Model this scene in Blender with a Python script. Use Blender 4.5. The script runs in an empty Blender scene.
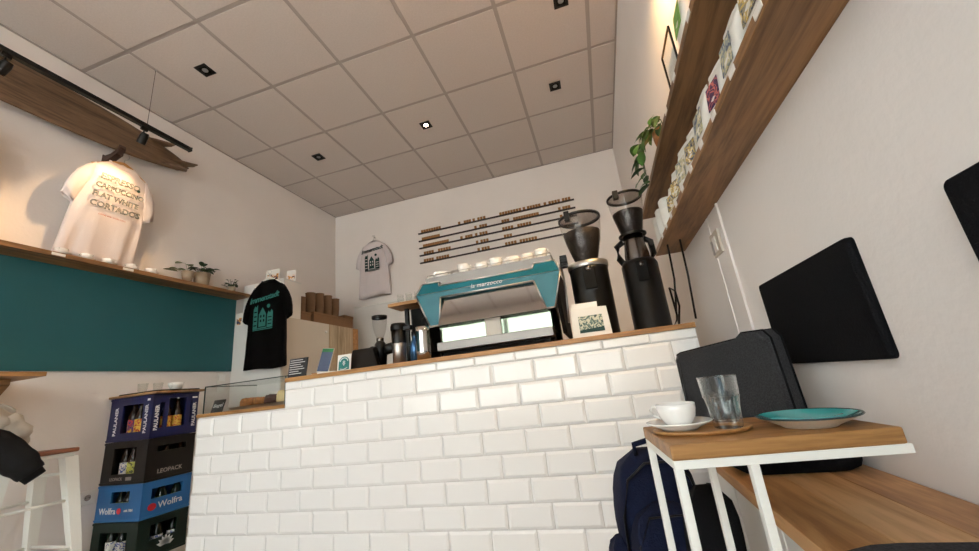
import bpy, bmesh, math, random
from mathutils import Vector, Matrix, Euler
random.seed(7)
D = bpy.data
SC = bpy.context.scene
COL = SC.collection
PI = math.pi

# ------------------------------------------------------------------ camera
XR, YB, ZC = 3.79, 4.262, 3.288          # right wall, back wall, ceiling
YF = -1.75                               # shop front (window wall)
def cam_rot(yaw, pitch, roll):
    f = Vector((-math.sin(yaw)*math.cos(pitch), math.cos(yaw)*math.cos(pitch), math.sin(pitch)))
    rt = Vector((math.cos(yaw), math.sin(yaw), 0)); up = rt.cross(f)
    r2 = rt*math.cos(roll) + up*math.sin(roll)
    u2 = -rt*math.sin(roll) + up*math.cos(roll)
    return Matrix((r2, u2, -f)).transposed()
cam = D.cameras.new('camera'); cam.sensor_width = 36; cam.lens = 385.63/979*36
cam.clip_start = .02
co = D.objects.new('camera', cam); COL.objects.link(co)
co.matrix_world = Matrix.Translation((3.2388, 0, .78)) @ cam_rot(.2539, .2770, -.1140).to_4x4()
SC.camera = co

# ------------------------------------------------------------------ world, daylight, exposure
w = D.worlds.new('sky'); SC.world = w; w.use_nodes = True
bgn = w.node_tree.nodes['Background']
bgn.inputs['Color'].default_value = (.82, .91, 1.0, 1); bgn.inputs['Strength'].default_value = 4.0
SC.view_settings.view_transform = 'Standard'; SC.view_settings.look = 'None'
SC.view_settings.exposure = 0.55; SC.view_settings.gamma = 1.0
SC.view_settings.use_curve_mapping = False
sun = D.lights.new('sun', 'SUN'); sun.energy = 45; sun.angle = .01; sun.color = (1, .98, .955)
so = D.objects.new('sun', sun); COL.objects.link(so); so.location = (6, 3, 9)
so.rotation_euler = (Vector((.55, .25, .8))).to_track_quat('Z', 'Y').to_euler()      # high sun over the roof: lights the street, never enters
pl = D.lights.new('window_portal', 'AREA'); pl.shape = 'RECTANGLE'; pl.size = 3.3; pl.size_y = 2.2
pl.cycles.is_portal = True
po = D.objects.new('window_portal', pl); COL.objects.link(po)
po.location = (1.9, YF-.02, 1.55); po.rotation_euler = (PI/2, 0, 0)   # faces +Y into the room

# ------------------------------------------------------------------ materials
def lin(c):
    return tuple((v/12.92 if v <= .04045 else ((v+.055)/1.055)**2.4) for v in (x/255 for x in c))
def mat(name, rgb, rough=.6, metal=0, noise=0, nscale=8, bump=0, bscale=60, spec=.5, emit=None, estr=0, trans=0, coat=0, sheen=0):
    m = D.materials.new(name); m.use_nodes = True
    n = m.node_tree.nodes; l = m.node_tree.links; b = n['Principled BSDF']
    c = lin(rgb)
    b.inputs['Base Color'].default_value = (*c, 1); b.inputs['Roughness'].default_value = rough
    b.inputs['Metallic'].default_value = metal; b.inputs['Specular IOR Level'].default_value = spec
    b.inputs['Transmission Weight'].default_value = trans; b.inputs['Coat Weight'].default_value = coat
    b.inputs['Sheen Weight'].default_value = sheen
    if emit:
        b.inputs['Emission Color'].default_value = (*lin(emit), 1); b.inputs['Emission Strength'].default_value = estr
    tc = n.new('ShaderNodeTexCoord')
    if noise:
        t = n.new('ShaderNodeTexNoise'); t.inputs['Scale'].default_value = nscale; t.inputs['Detail'].default_value = 6
        l.new(tc.outputs['Object'], t.inputs['Vector'])
        r = n.new('ShaderNodeValToRGB')
        r.color_ramp.elements[0].position = .3; r.color_ramp.elements[1].position = .7
        r.color_ramp.elements[0].color = (*[v*(1-noise) for v in c], 1)
        r.color_ramp.elements[1].color = (*[min(1, v*(1+noise*.6)) for v in c], 1)
        l.new(t.outputs['Fac'], r.inputs['Fac']); l.new(r.outputs['Color'], b.inputs['Base Color'])
    if bump:
        t = n.new('ShaderNodeTexNoise'); t.inputs['Scale'].default_value = bscale; t.inputs['Detail'].default_value = 4
        l.new(tc.outputs['Object'], t.inputs['Vector'])
        bp = n.new('ShaderNodeBump'); bp.inputs['Strength'].default_value = bump; bp.inputs['Distance'].default_value = .004
        l.new(t.outputs['Fac'], bp.inputs['Height']); l.new(bp.outputs['Normal'], b.inputs['Normal'])
    return m
def wood(name, rgb, rgb2, axis='Y', rough=.45, fine=1.0):
    m = D.materials.new(name); m.use_nodes = True
    n = m.node_tree.nodes; l = m.node_tree.links; b = n['Principled BSDF']
    b.inputs['Roughness'].default_value = rough
    tc = n.new('ShaderNodeTexCoord'); oi = n.new('ShaderNodeObjectInfo')
    mp = n.new('ShaderNodeMapping')
    s = {'X': (1.2, 14, 14), 'Y': (14, 1.2, 14), 'Z': (14, 14, 1.2)}[axis]
    mp.inputs['Scale'].default_value = tuple(v*fine for v in s)
    l.new(tc.outputs['Object'], mp.inputs['Vector'])
    ad = n.new('ShaderNodeVectorMath'); ad.operation = 'ADD'
    ml = n.new('ShaderNodeMath'); ml.operation = 'MULTIPLY'; ml.inputs[1].default_value = 30
    l.new(oi.outputs['Random'], ml.inputs[0]); l.new(mp.outputs['Vector'], ad.inputs[0]); l.new(ml.outputs[0], ad.inputs[1])
    t = n.new('ShaderNodeTexNoise'); t.inputs['Scale'].default_value = 1.2; t.inputs['Detail'].default_value = 8
    t.inputs['Distortion'].default_value = .9; t.inputs['Roughness'].default_value = .62
    l.new(ad.outputs[0], t.inputs['Vector'])
    wv = n.new('ShaderNodeTexNoise'); wv.inputs['Scale'].default_value = 7; wv.inputs['Detail'].default_value = 3
    l.new(ad.outputs[0], wv.inputs['Vector'])
    mx = n.new('ShaderNodeMath'); mx.operation = 'MULTIPLY_ADD'; mx.inputs[1].default_value = .3
    l.new(wv.outputs['Fac'], mx.inputs[0]); l.new(t.outputs['Fac'], mx.inputs[2])
    r = n.new('ShaderNodeValToRGB'); r.color_ramp.elements[0].position = .50; r.color_ramp.elements[1].position = .76
    r.color_ramp.elements[0].color = (*lin(rgb2), 1); r.color_ramp.elements[1].color = (*lin(rgb), 1)
    l.new(mx.outputs[0], r.inputs['Fac'])
    hs = n.new('ShaderNodeHueSaturation'); mr = n.new('ShaderNodeMapRange'); mr.inputs['To Min'].default_value = .84; mr.inputs['To Max'].default_value = 1.14
    l.new(oi.outputs['Random'], mr.inputs['Value']); l.new(mr.outputs[0], hs.inputs['Value']); l.new(r.outputs['Color'], hs.inputs['Color']); l.new(hs.outputs[0], b.inputs['Base Color'])
    bp = n.new('ShaderNodeBump'); bp.inputs['Strength'].default_value = .15; bp.inputs['Distance'].default_value = .002
    l.new(mx.outputs[0], bp.inputs['Height']); l.new(bp.outputs['Normal'], b.inputs['Normal'])
    return m
def clear(name, tint=(1, 1, 1), gloss=.12):
    m = D.materials.new(name); m.use_nodes = True
    n = m.node_tree.nodes; l = m.node_tree.links; n.remove(n['Principled BSDF'])
    tr = n.new('ShaderNodeBsdfTransparent'); tr.inputs['Color'].default_value = (*tint, 1)
    gl = n.new('ShaderNodeBsdfGlossy'); gl.inputs['Roughness'].default_value = .03
    lw = n.new('ShaderNodeLayerWeight'); lw.inputs['Blend'].default_value = .5
    pw = n.new('ShaderNodeMath'); pw.operation = 'POWER'; pw.inputs[1].default_value = 3.0
    ma = n.new('ShaderNodeMath'); ma.operation = 'MULTIPLY_ADD'; ma.inputs[1].default_value = gloss*4; ma.inputs[2].default_value = gloss*.35; ma.use_clamp = True
    l.new(lw.outputs['Facing'], pw.inputs[0]); l.new(pw.outputs[0], ma.inputs[0])
    mx = n.new('ShaderNodeMixShader')
    l.new(ma.outputs[0], mx.inputs['Fac']); l.new(tr.outputs[0], mx.inputs[1]); l.new(gl.outputs[0], mx.inputs[2])
    l.new(mx.outputs[0], n['Material Output'].inputs['Surface'])
    return m
def pattern(name, cols, scale=40, rough=.6):
    """voronoi patches: printed pictures on labels and cards"""
    m = D.materials.new(name); m.use_nodes = True
    n = m.node_tree.nodes; l = m.node_tree.links; b = n['Principled BSDF']; b.inputs['Roughness'].default_value = rough
    tc = n.new('ShaderNodeTexCoord'); oi = n.new('ShaderNodeObjectInfo')
    ad = n.new('ShaderNodeVectorMath'); ad.operation = 'ADD'
    l.new(tc.outputs['Object'], ad.inputs[0]); l.new(oi.outputs['Random'], ad.inputs[1])
    v = n.new('ShaderNodeTexNoise'); v.inputs['Scale'].default_value = scale; v.inputs['Detail'].default_value = 3
    v.inputs['Distortion'].default_value = 1.5
    l.new(ad.outputs[0], v.inputs['Vector'])
    r = n.new('ShaderNodeValToRGB'); r.color_ramp.interpolation = 'CONSTANT'
    k = len(cols)
    while len(r.color_ramp.elements) < k: r.color_ramp.elements.new(.5)
    for i, c in enumerate(cols):
        r.color_ramp.elements[i].position = 0 if i == 0 else .32 + .36*i/k
        r.color_ramp.elements[i].color = (*lin(c), 1)
    l.new(v.outputs['Fac'], r.inputs['Fac']); l.new(r.outputs['Color'], b.inputs['Base Color'])
    return m
M = dict(
    wall=mat('wall_paint', (236, 229, 224), .85, noise=.02, nscale=3, bump=.25, bscale=55),
    ceil=mat('ceiling_board', (206, 196, 189), .95, noise=.05, nscale=90, bump=.3, bscale=160),
    grid=mat('ceiling_grid', (170, 160, 153), .7),
    floor=wood('floor_boards', (184, 172, 158), (154, 142, 128), 'Y'),
    tile=mat('glazed_tile', (240, 238, 236), .14, bump=.04, bscale=9, spec=.6),
    grout=mat('grout', (215, 210, 206), .9),
    oakx=wood('oiled_oak_x', (186, 136, 80), (142, 98, 52), 'X', fine=1.7),
    oaky=wood('oiled_oak_y', (176, 128, 78), (122, 84, 46), 'Y'),
    shelfwood=wood('shelf_oak', (158, 116, 74), (104, 72, 42), 'Y'),
    bench=wood('bench_oak', (196, 148, 96), (152, 106, 62), 'Y'),
    bench2=wood('bench_oak_pale', (214, 170, 120), (176, 128, 80), 'Y'), bench3=wood('bench_oak_mid', (200, 152, 104), (150, 106, 66), 'Y'),
    darkwood=wood('surf_wood', (120, 94, 70), (76, 57, 41), 'Y', .55),
    redwood=wood('stool_seat', (150, 92, 58), (110, 64, 38), 'Y', .5),
    hookwood=mat('hook_wood', (62, 40, 30), .6, noise=.2),
    palewood=wood('pale_wood', (196, 176, 146), (150, 130, 102), 'Z', .6),
    ply=wood('plywood', (176, 140, 96), (140, 106, 70), 'X', .6),
    teal=mat('teal_paint', (30, 92, 98), .6, noise=.04, nscale=4),
    machine_teal=mat('machine_teal', (20, 102, 116), .35, spec=.35),
    steel=mat('polished_steel', (205, 202, 200), .05, 1),
    reflect_tint=mat('mirror_reflection_tint', (122, 132, 118), .05, 1), satin=mat('satin_steel', (124, 119, 115), .42, 1), brushed=mat('brushed_steel', (190, 186, 182), .38, 1),  # lower mirrors: dimmed, greenish street reflection put into the metal colour
    darksteel=mat('dark_steel', (120, 114, 110), .25, 1),
    white=mat('white_gloss', (240, 238, 234), .3),
    porcelain=mat('porcelain', (242, 239, 234), .15, coat=.4),
    whitepaint=mat('white_powder_coat', (238, 236, 228), .4),
    plastic_white=mat('white_plastic', (232, 228, 222), .4),
    black=mat('black_plastic', (9, 9, 10), .35, spec=.35),
    blackmatt=mat('black_matt', (7, 7, 7), .75, spec=.25),
    charcoal=mat('charcoal_fabric', (60, 60, 62), .95, noise=.35, nscale=260, bump=.8, bscale=300, sheen=.0, spec=.15),
    blackfab=mat('black_fabric', (21, 21, 23), .95, noise=.25, nscale=200, bump=.5, bscale=260, spec=.12),
    navy=mat('navy_fabric', (15, 23, 48), .85, spec=.2, noise=.2, nscale=60, bump=.4, bscale=220),
    tee_white=mat('white_cotton', (228, 216, 212), .95, bump=.2, bscale=160),
    tee_lilac=mat('pale_cotton', (216, 206, 206), .95, bump=.2, bscale=160),
    tee_black=mat('black_cotton', (4, 4, 5), .95, spec=.15, bump=.2, bscale=160),
    inkteal=mat('teal_ink', (42, 112, 104), .8), inkdark=mat('dark_green_ink', (26, 60, 58), .8),
    inkred=mat('rust_ink', (190, 100, 60), .8), inkwhite=mat('white_ink', (235, 235, 235), .7),
    card=mat('kraft_card', (134, 100, 70), .9, noise=.08, nscale=20),
    card2=mat('kraft_paper_cup', (120, 90, 64), .85, noise=.08, nscale=20),
    fridge=mat('cabinet_cream', (206, 196, 182), .5),
    fridgew=mat('cabinet_white', (222, 220, 216), .4),
    beans=mat('coffee_beans', (30, 18, 12), .5, noise=.5, nscale=90, bump=1, bscale=110),
    clear=clear('clear_plastic', (.90, .89, .88), .06), smoky=clear('smoky_plastic', (.45, .42, .40), .06), glass=clear('clear_glass', (.97, .98, .975), .045),
    window=clear('window_glass', (.97, .98, .98), .08),
    solidglass=clear('tumbler_glass', (.93, .95, .95), .26),
    leaf=mat('leaf_green', (62, 104, 40), .45, noise=.3, nscale=30), leaf2=mat('leaf_dark', (46, 74, 40), .5, noise=.3, nscale=30),
    leafpale=mat('leaf_pale', (120, 140, 96), .5, noise=.3, nscale=30),
    pot=mat('stone_pot', (170, 152, 130), .8, noise=.15, nscale=20), terracotta=mat('wicker_pot', (168, 112, 70), .85, noise=.25, nscale=60),
    soil=mat('soil', (40, 28, 20), .95),
    paulaner=mat('crate_navy', (17, 27, 78), .4), crateblack=mat('crate_black', (9, 9, 10), .45),
    wolfra=mat('crate_blue', (46, 112, 176), .4), crategreen=mat('crate_green', (16, 40, 34), .45),
    bottle=mat('brown_glass', (40, 20, 8), .08), bottlegreen=mat('green_glass', (14, 34, 20), .08), lab_w=pattern('label_white', [(60, 90, 170), (235, 232, 225), (240, 240, 238)], 60),
    lab_y=pattern('label_yellow', [(190, 40, 50), (226, 176, 60), (235, 200, 90)], 50), lab_p=pattern('label_purple', [(200, 70, 60), (70, 50, 120), (226, 176, 60)], 40),
    lab_o=pattern('label_olive', [(80, 90, 70), (190, 190, 80), (210, 210, 120)], 40),
    red=mat('red_badge', (206, 40, 52), .5),
    screen=mat('screen_blue', (80, 92, 116), .2, emit=(80, 96, 124), estr=.06), screeng=mat('screen_green', (30, 110, 60), .3, emit=(30, 110, 60), estr=.08),
    slate=mat('slate_board', (44, 44, 46), .8, noise=.1), chalk=mat('chalk', (200, 200, 200), .9),
    menutile=mat('menu_letter_wood', (158, 112, 62), .6, noise=.25, nscale=40), railblack=mat('menu_rail', (40, 26, 24), .5),
    picture=pattern('botanical_print', [(60, 80, 76), (110, 130, 120), (198, 196, 172), (206, 204, 184)], 55),
    badge=mat('badge_teal', (40, 120, 116), .6), paper=mat('paper', (232, 228, 220), .8),
    pouch=mat('coffee_pouch', (226, 222, 214), .5, bump=.5, bscale=25),
    pic1=pattern('pouch_label_ochre', [(60, 70, 90), (150, 140, 120), (206, 176, 90), (225, 220, 205)], 32),
    pic2=pattern('pouch_label_plum', [(60, 36, 70), (90, 50, 90), (200, 110, 100), (70, 40, 80)], 26),
    pic3=pattern('pouch_label_blue', [(90, 100, 120), (150, 156, 150), (200, 190, 150), (222, 216, 206)], 30),
    pic4=pattern('pouch_label_green', [(90, 140, 60), (120, 170, 80), (110, 160, 70)], 20),
    turq=mat('turquoise_glaze', (60, 158, 158), .12, noise=.15, nscale=14, coat=.5), creamglaze=mat('cream_glaze', (226, 214, 196), .3),
    rimdark=mat('dark_rim', (40, 62, 66), .25),
    cake=mat('brown_pastry', (150, 98, 50), .9, noise=.4, nscale=60, bump=1, bscale=80), choc=mat('chocolate_pastry', (70, 34, 24), .8, noise=.4, nscale=60, bump=1, bscale=80),
    cream=mat('pale_cake', (214, 190, 140), .9, noise=.1, nscale=50, bump=.5, bscale=70),
    puffer=mat('black_puffer', (7, 7, 9), .6, spec=.25, bump=.6, bscale=40), beige=mat('beige_nylon', (196, 184, 168), .55, noise=.1, bump=1, bscale=18),
    led=mat('downlight_led', (255, 240, 220), .4, emit=(255, 226, 190), estr=30), leddim=mat('downlight_off', (150, 150, 150), .2),
    stripled=mat('strip_lamp_glow', (255, 220, 170), .4, emit=(255, 176, 84), estr=30), warmled=mat('warm_lamp', (255, 220, 170), .4, emit=(255, 190, 105), estr=45),
    hanger=mat('hanger_wood', (196, 146, 90), .5), asphalt=mat('pavement', (150, 148, 144), .9, noise=.1),
    facade=mat('facade', (214, 214, 208), .9, noise=.05), facadeglass=mat('facade_glass', (70, 84, 92), .1),
    hedge=mat('hedge_green', (120, 160, 90), .9, noise=.4, nscale=3),
    label=mat('price_label', (236, 232, 226), .5), orange=mat('orange_light', (230, 90, 40), .5),
    bluebottle=mat('blue_bottle', (60, 100, 140), .2, .6), postcard=pattern('postcards', [(60, 60, 90), (220, 150, 60), (232, 222, 212), (236, 228, 220)], 24),
)

# ------------------------------------------------------------------ mesh helpers
class MB:
    def __init__(s): s.v = []; s.f = []; s.sm = []
    def add(s, vs, fs, smooth=False):
        o = len(s.v); s.v += [tuple(v) for v in vs]; s.f += [tuple(i+o for i in f) for f in fs]; s.sm += [smooth]*len(fs); return s
    def box(s, x0, x1, y0, y1, z0, z1):
        v = [(x, y, z) for x in (x0, x1) for y in (y0, y1) for z in (z0, z1)]
        return s.add(v, [(0, 1, 3, 2), (4, 6, 7, 5), (0, 4, 5, 1), (2, 3, 7, 6), (0, 2, 6, 4), (1, 5, 7, 3)])
    def obox(s, mtx, sx, sy, sz):
        v = [mtx @ Vector((x*sx/2, y*sy/2, z*sz/2)) for x in (-1, 1) for y in (-1, 1) for z in (-1, 1)]
        return s.add(v, [(0, 1, 3, 2), (4, 6, 7, 5), (0, 4, 5, 1), (2, 3, 7, 6), (0, 2, 6, 4), (1, 5, 7, 3)])
    def bar(s, a, b, wd, ht=None):
        a = Vector(a); b = Vector(b); ht = ht or wd
        d = (b-a); L = d.length; q = d.to_track_quat('Z', 'Y').to_matrix().to_4x4()
        return s.obox(Matrix.Translation((a+b)/2) @ q, wd, ht, L)
    def rings(s, rs, closed=True, cap=True, smooth=True):
        n = len(rs[0]); vs = [p for r in rs for p in r]; fs = []
        for i in range(len(rs)-1):
            for j in range(n if closed else n-1):
                k = (j+1) % n
                fs.append((i*n+j, i*n+k, (i+1)*n+k, (i+1)*n+j))
        s.add(vs, fs, smooth)
        if cap:
            o = len(s.v)-len(vs)
            s.f.append(tuple(o+j for j in reversed(range(n)))); s.f.append(tuple(o+(len(rs)-1)*n+j for j in range(n))); s.sm += [False, False]
        return s
    def lathe(s, prof, c=(0, 0, 0), n=24, smooth=True, cap=True, sx=1, sy=1):
        rs = [[(c[0]+r*math.cos(2*PI*j/n)*sx, c[1]+r*math.sin(2*PI*j/n)*sy, c[2]+z) for j in range(n)] for r, z in prof]
        return s.rings(rs, True, cap, smooth)
    def tube(s, pts, r, n=8, cap=True, smooth=True):
        pts = [Vector(p) for p in pts]; rs = []
        up = Vector((0, 0, 1))
        for i, p in enumerate(pts):
            d = (pts[min(i+1, len(pts)-1)]-pts[max(i-1, 0)]).normalized()
            if abs(d.dot(up)) > .95: a = d.cross(Vector((1, 0, 0))).normalized()
            else: a = d.cross(up).normalized()
            b = d.cross(a)
            rr = r[i] if isinstance(r, (list, tuple)) else r
            rs.append([p+a*rr*math.cos(2*PI*j/n)+b*rr*math.sin(2*PI*j/n) for j in range(n)])
        return s.rings(rs, True, cap, smooth)
    def prism(s, poly, fn, d0, d1):
        """poly: 2D points; fn(u, v, d) -> 3D"""
        n = len(poly)
        vs = [fn(u, v, d0) for u, v in poly]+[fn(u, v, d1) for u, v in poly]
        fs = [tuple(range(n)), tuple(reversed(range(n, 2*n)))]+[(i, n+i, n+(i+1) % n, (i+1) % n) for i in range(n)]
        return s.add(vs, fs)
    def mesh(s, name, m=None):
        me = D.meshes.new(name); me.from_pydata(s.v, [], s.f); me.validate()
        for p, k in zip(me.polygons, s.sm): p.use_smooth = k
        bm = bmesh.new(); bm.from_mesh(me); bmesh.ops.recalc_face_normals(bm, faces=bm.faces[:]); bm.to_mesh(me); bm.free()
        if m: me.materials.append(m)
        return me
    def build(s, name, m, parent=None, bevel=0, seg=2, loc=None):
        o = link(name, s.mesh(name, m), parent)
        if loc: o.location = loc
        if bevel:
            b = o.modifiers.new('bevel', 'BEVEL'); b.width = bevel; b.segments = seg; b.limit_method = 'ANGLE'; b.angle_limit = .6
        return o
def link(name, data, parent=None):
    o = D.objects.new(name, data); COL.objects.link(o)
    if parent: o.parent = parent
    return o
def tag(o, label, cat, group=None):
    o['label'] = label; o['category'] = cat
    if group: o['group'] = group
    return o
def thing(name, label, cat, loc=(0, 0, 0), rz=0, group=None):
    o = link(name, None); o.location = loc; o.rotation_euler = (0, 0, rz); o.empty_display_size = .05
    return tag(o, label, cat, group)
def struct(o): o['kind'] = 'structure'; return o
def copy_tree(o, parent=None):
    c = o.copy(); COL.objects.link(c); c.parent = parent
    for ch in list(o.children): copy_tree(ch, c)
    return c
def B(name, m, parent, *bx, bevel=0):
    b = MB()
    for q in (bx if isinstance(bx[0], tuple) else [bx]): b.box(*q)
    return b.build(name, m, parent, bevel)
def text_mesh(body, size, m, extrude=.0004, shear=0, outline=0, align='CENTER', bold=0, space=1):
    c = D.curves.new('lettering', 'FONT'); c.body = body; c.size = size; c.extrude = extrude; c.shear = shear
    c.align_x = align; c.align_y = 'CENTER'; c.resolution_u = 2; c.space_character = space
    c.offset = bold
    if outline: c.fill_mode = 'NONE'; c.bevel_depth = outline; c.bevel_resolution = 0; c.extrude = 0
    o = D.objects.new('lettering_source', c); COL.objects.link(o)
    dg = bpy.context.evaluated_depsgraph_get()
    me = D.meshes.new_from_object(o.evaluated_get(dg)); D.objects.remove(o)
    me.materials.clear(); me.materials.append(m)
    return me
ORD = ['first', 'second', 'third', 'fourth', 'fifth', 'sixth', 'seventh', 'eighth', 'ninth', 'tenth']
FRONT = Matrix(((1, 0, 0, 0), (0, 0, -1, 0), (0, 1, 0, 0), (0, 0, 0, 1)))    # text in x/z plane, faces -Y
FACEX = Matrix(((0, 0, 1, 0), (1, 0, 0, 0), (0, 1, 0, 0), (0, 0, 0, 1)))     # text in y/z plane, faces +X
FACENX = Matrix(((0, 0, -1, 0), (-1, 0, 0, 0), (0, 1, 0, 0), (0, 0, 0, 1)))  # faces -X
def put_text(name, me, base, loc, parent, spin=0):
    o = link(name, me, parent)
    o.matrix_local = Matrix.Translation(loc) @ base @ Matrix.Rotation(spin, 4, 'Z')
    return o

# ------------------------------------------------------------------ room shell
floor = struct(B('floor', M['floor'], None, 0, XR, YF, YB, -.1, 0))
wl = struct(B('wall_left', M['wall'], None, -.12, 0, YF, YB, 0, ZC+.1))
wb = struct(B('wall_back', M['wall'], None, -.12, XR+.12, YB, YB+.12, 0, ZC+.1))
wr = struct(B('wall_right', M['wall'], None, XR, XR+.12, YF, YB, 0, ZC+.1))
# shop front: pillars, sill and lintel round one wide window
wf = struct(B('wall_front', M['wall'], None, (-.12, .25, YF-.2, YF, 0, ZC+.1), (3.55, XR+.12, YF-.2, YF, 0, ZC+.1),
              (.25, 3.55, YF-.2, YF, 0, .45), (.25, 3.55, YF-.2, YF, 2.65, ZC+.1)))
win = struct(B('window_1', M['window'], None, .25, 3.55, YF-.10, YF-.09, .45, 2.65))
B('window_frame', M['whitepaint'], win, (.25, .31, YF-.13, YF-.06, .45, 2.65), (3.49, 3.55, YF-.13, YF-.06, .45, 2.65),
  (.31, 3.49, YF-.13, YF-.06, .45, .51), (.31, 3.49, YF-.13, YF-.06, 2.59, 2.65), (1.87, 1.93, YF-.13, YF-.06, .51, 2.59))
# the ceiling: slab, lay-in boards, grid bars
ceil = struct(B('ceiling', M['ceil'], None, -.12, XR+.12, YF-.2, YB+.12, ZC+.02, ZC+.12))
xs = [0]+[.456+.625*i for i in range(6)]+[XR]
ys = [YB]+[3.936-.625*i for i in range(9)]+[YF]; ys = sorted(y for y in ys if y >= YF)
g = .0145; tcache = {}
for i in range(len(xs)-1):
    for j in range(len(ys)-1):
        sx = xs[i+1]-xs[i]-2*g; sy = ys[j+1]-ys[j]-2*g
        if sy < .02: continue
        k = (round(sx, 3), round(sy, 3))
        if k not in tcache: tcache[k] = MB().box(-sx/2, sx/2, -sy/2, sy/2, 0, .018).mesh('ceiling_board', M['ceil'])
        o = link('ceiling_board', tcache[k], ceil); o.location = ((xs[i]+xs[i+1])/2, (ys[j]+ys[j+1])/2, ZC+.001)
for x in xs[1:-1]: B('grid_bar', M['grid'], ceil, x-g, x+g, YF, YB, ZC+.004, ZC+.02)
for y in ys[1:-1]: B('grid_bar', M['grid'], ceil, 0, XR, y-g, y+g, ZC+.005, ZC+.02)
struct(B('trim_1', M['grid'], None, 0, .012, YF, YB, ZC-.006, ZC))
struct(B('trim_2', M['grid'], None, .012, XR-.012, YB-.012, YB, ZC-.006, ZC))
struct(B('trim_3', M['grid'], None, XR-.012, XR, YF, YB, ZC-.006, ZC))
# low board along the back wall with its cap
tb = struct(B('trim_4', M['fridgew'], None, .3, 1.35, YB-.02, YB, .0, 1.92))
B('cap', M['plastic_white'], tb, .3, 1.35, YB-.035, YB, 1.92, 1.94)
# street outside the window
struct(B('pavement', M['asphalt'], None, -12, 16, -22, YF-.2, -.15, -.05))
fa = struct(B('facade_across_street', M['facade'], None, -12, 16, -17, -16, -.05, 9))
for zz in (1, 4.2, 7):
    for k in range(8):
        B('window_pane', M['facadeglass'], fa, -10.5+3.2*k, -9.1+3.2*k, -16.0, -15.97, zz, zz+1.7)

# ------------------------------------------------------------------ recessed downlights
def downlight(x, y, lit, label):
    t = thing('downlight', label, 'ceiling light', (x, y, ZC), group='recessed square downlights')
    b = MB()
    for a in ((-.05, .05, -.05, -.032), (-.05, .05, .032, .05), (-.05, -.032, -.032, .032), (.032, .05, -.032, .032)): b.box(*a[:4], -.004, .001)
    b.build('frame', M['black'], t)
    B('backing', M['blackmatt'], t, -.032, .032, -.032, .032, -.001, .0008)
    MB().lathe([(.020, -.0035), (.020, -.001)], n=20).build('lens', M['led'] if lit else M['leddim'], t)
    if lit:
        L = D.lights.new('downlight_beam', 'SPOT'); L.energy = 30; L.color = (1, .82, .62); L.spot_size = 1.9; L.spot_blend = .6; L.shadow_soft_size = .03
        lo = link('downlight_beam', L, t); lo.location = (0, 0, -.02)
downlight(.769, 1.744, False, 'black square downlight in the ceiling board nearest the surfboard')
downlight(.755, 2.995, False, 'black square downlight in the ceiling above the cardboard boxes')
downlight(1.996, 2.995, True, 'lit square downlight in the ceiling above the espresso machine')
downlight(3.267, 2.99, False, 'black square downlight in the ceiling above the tall grinders')
downlight(3.404, 2.19, False, 'black square downlight in the ceiling close to the right-hand wall shelves')

# ------------------------------------------------------------------ left wall: painted panel, shelf, surfboard, track
tag(B('painted_panel', M['teal'], None, .001, .012, YF+.3, 2.80, 1.16, 1.8215), 'large teal painted panel on the wall under the long shelf', 'wall panel')
SH = 1.852
tag(B('wall_shelf', M['shelfwood'], None, .0, .175, YF+.3, 2.80, 1.822, SH, bevel=.002), 'long thin oak shelf above the teal panel, with saucers and plants on it', 'shelf')
def shelf_tag(y, k):
    tag(B('price_label', M['label'], None, .1755, .1775, y-.032, y+.032, 1.829, 1.846), ORD[k]+' small white price label from the plants on the shelf above the teal panel', 'label', 'price labels on the teal-panel shelf')
shelf_tag(1.43, 1); shelf_tag(1.80, 0)
# surfboard on its rail, underside with three fins towards the room
sb = thing('surfboard', 'small wooden surfboard with fins mounted sideways on the wall', 'surfboard', (.1, 0, 0))
bd = MB(); rr = []
N = 22; y0, y1 = .15, 2.155
for i in range(N+1):
    t = i/N; y = y0+(y1-y0)*t
    hw = .155*max(.02, (1-abs(2*t-1)**3.2))**.5 if t < .5 else .155-.115*((t-.5)/.5)**2.6
    if i == N: hw = .036
    zc = 2.862+.012*math.sin(t*3)
    th = .012+.018*(1-abs(2*t-1)**4)
    rr.append([(th*math.cos(a)*(abs(math.cos(a))**-.3 if abs(math.cos(a)) > .05 else 1), y, zc+hw*math.sin(a)) for a in [2*PI*j/16 for j in range(16)]])
bd.rings(rr); bd.build('board', M['darkwood'], sb)
for y, z, r in ((1.90, 2.955, -.12), (2.02, 2.80, .12), (2.09, 2.872, 0)):
    MB().prism([(-.09, 0), (.055, 0), (.08, .05), (.078, .105), (.045, .085), (-.03, .045)], lambda u, v, d, y=y, z=z, r=r: (v+.006, y+u, z+d+r*u*0), -.006, .006).build('fin', M['darkwood'], sb, bevel=.003)
# two wooden hooks that carry the board
def wood_hook(y, label):
    m = MB(); prof = [(-.0, -.06), (.03, -.06), (.09, -.04), (.15, -.02), (.175, .03), (.165, .055), (.145, .02), (.09, .0), (.02, .0), (0, .02)]
    m.prism(prof, lambda u, v, d: (u, d, v), -.022, .022)
    o = m.build('board_hook', M['hookwood'], None, bevel=.004, loc=(0, y, 2.70)); return tag(o, label, 'hook', 'wooden hooks under the surfboard')
wood_hook(1.655, 'dark wooden hook that carries the surfboard above the printed white T-shirt')
wood_hook(.75, 'dark wooden hook that carries the surfboard near its nose')

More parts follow.
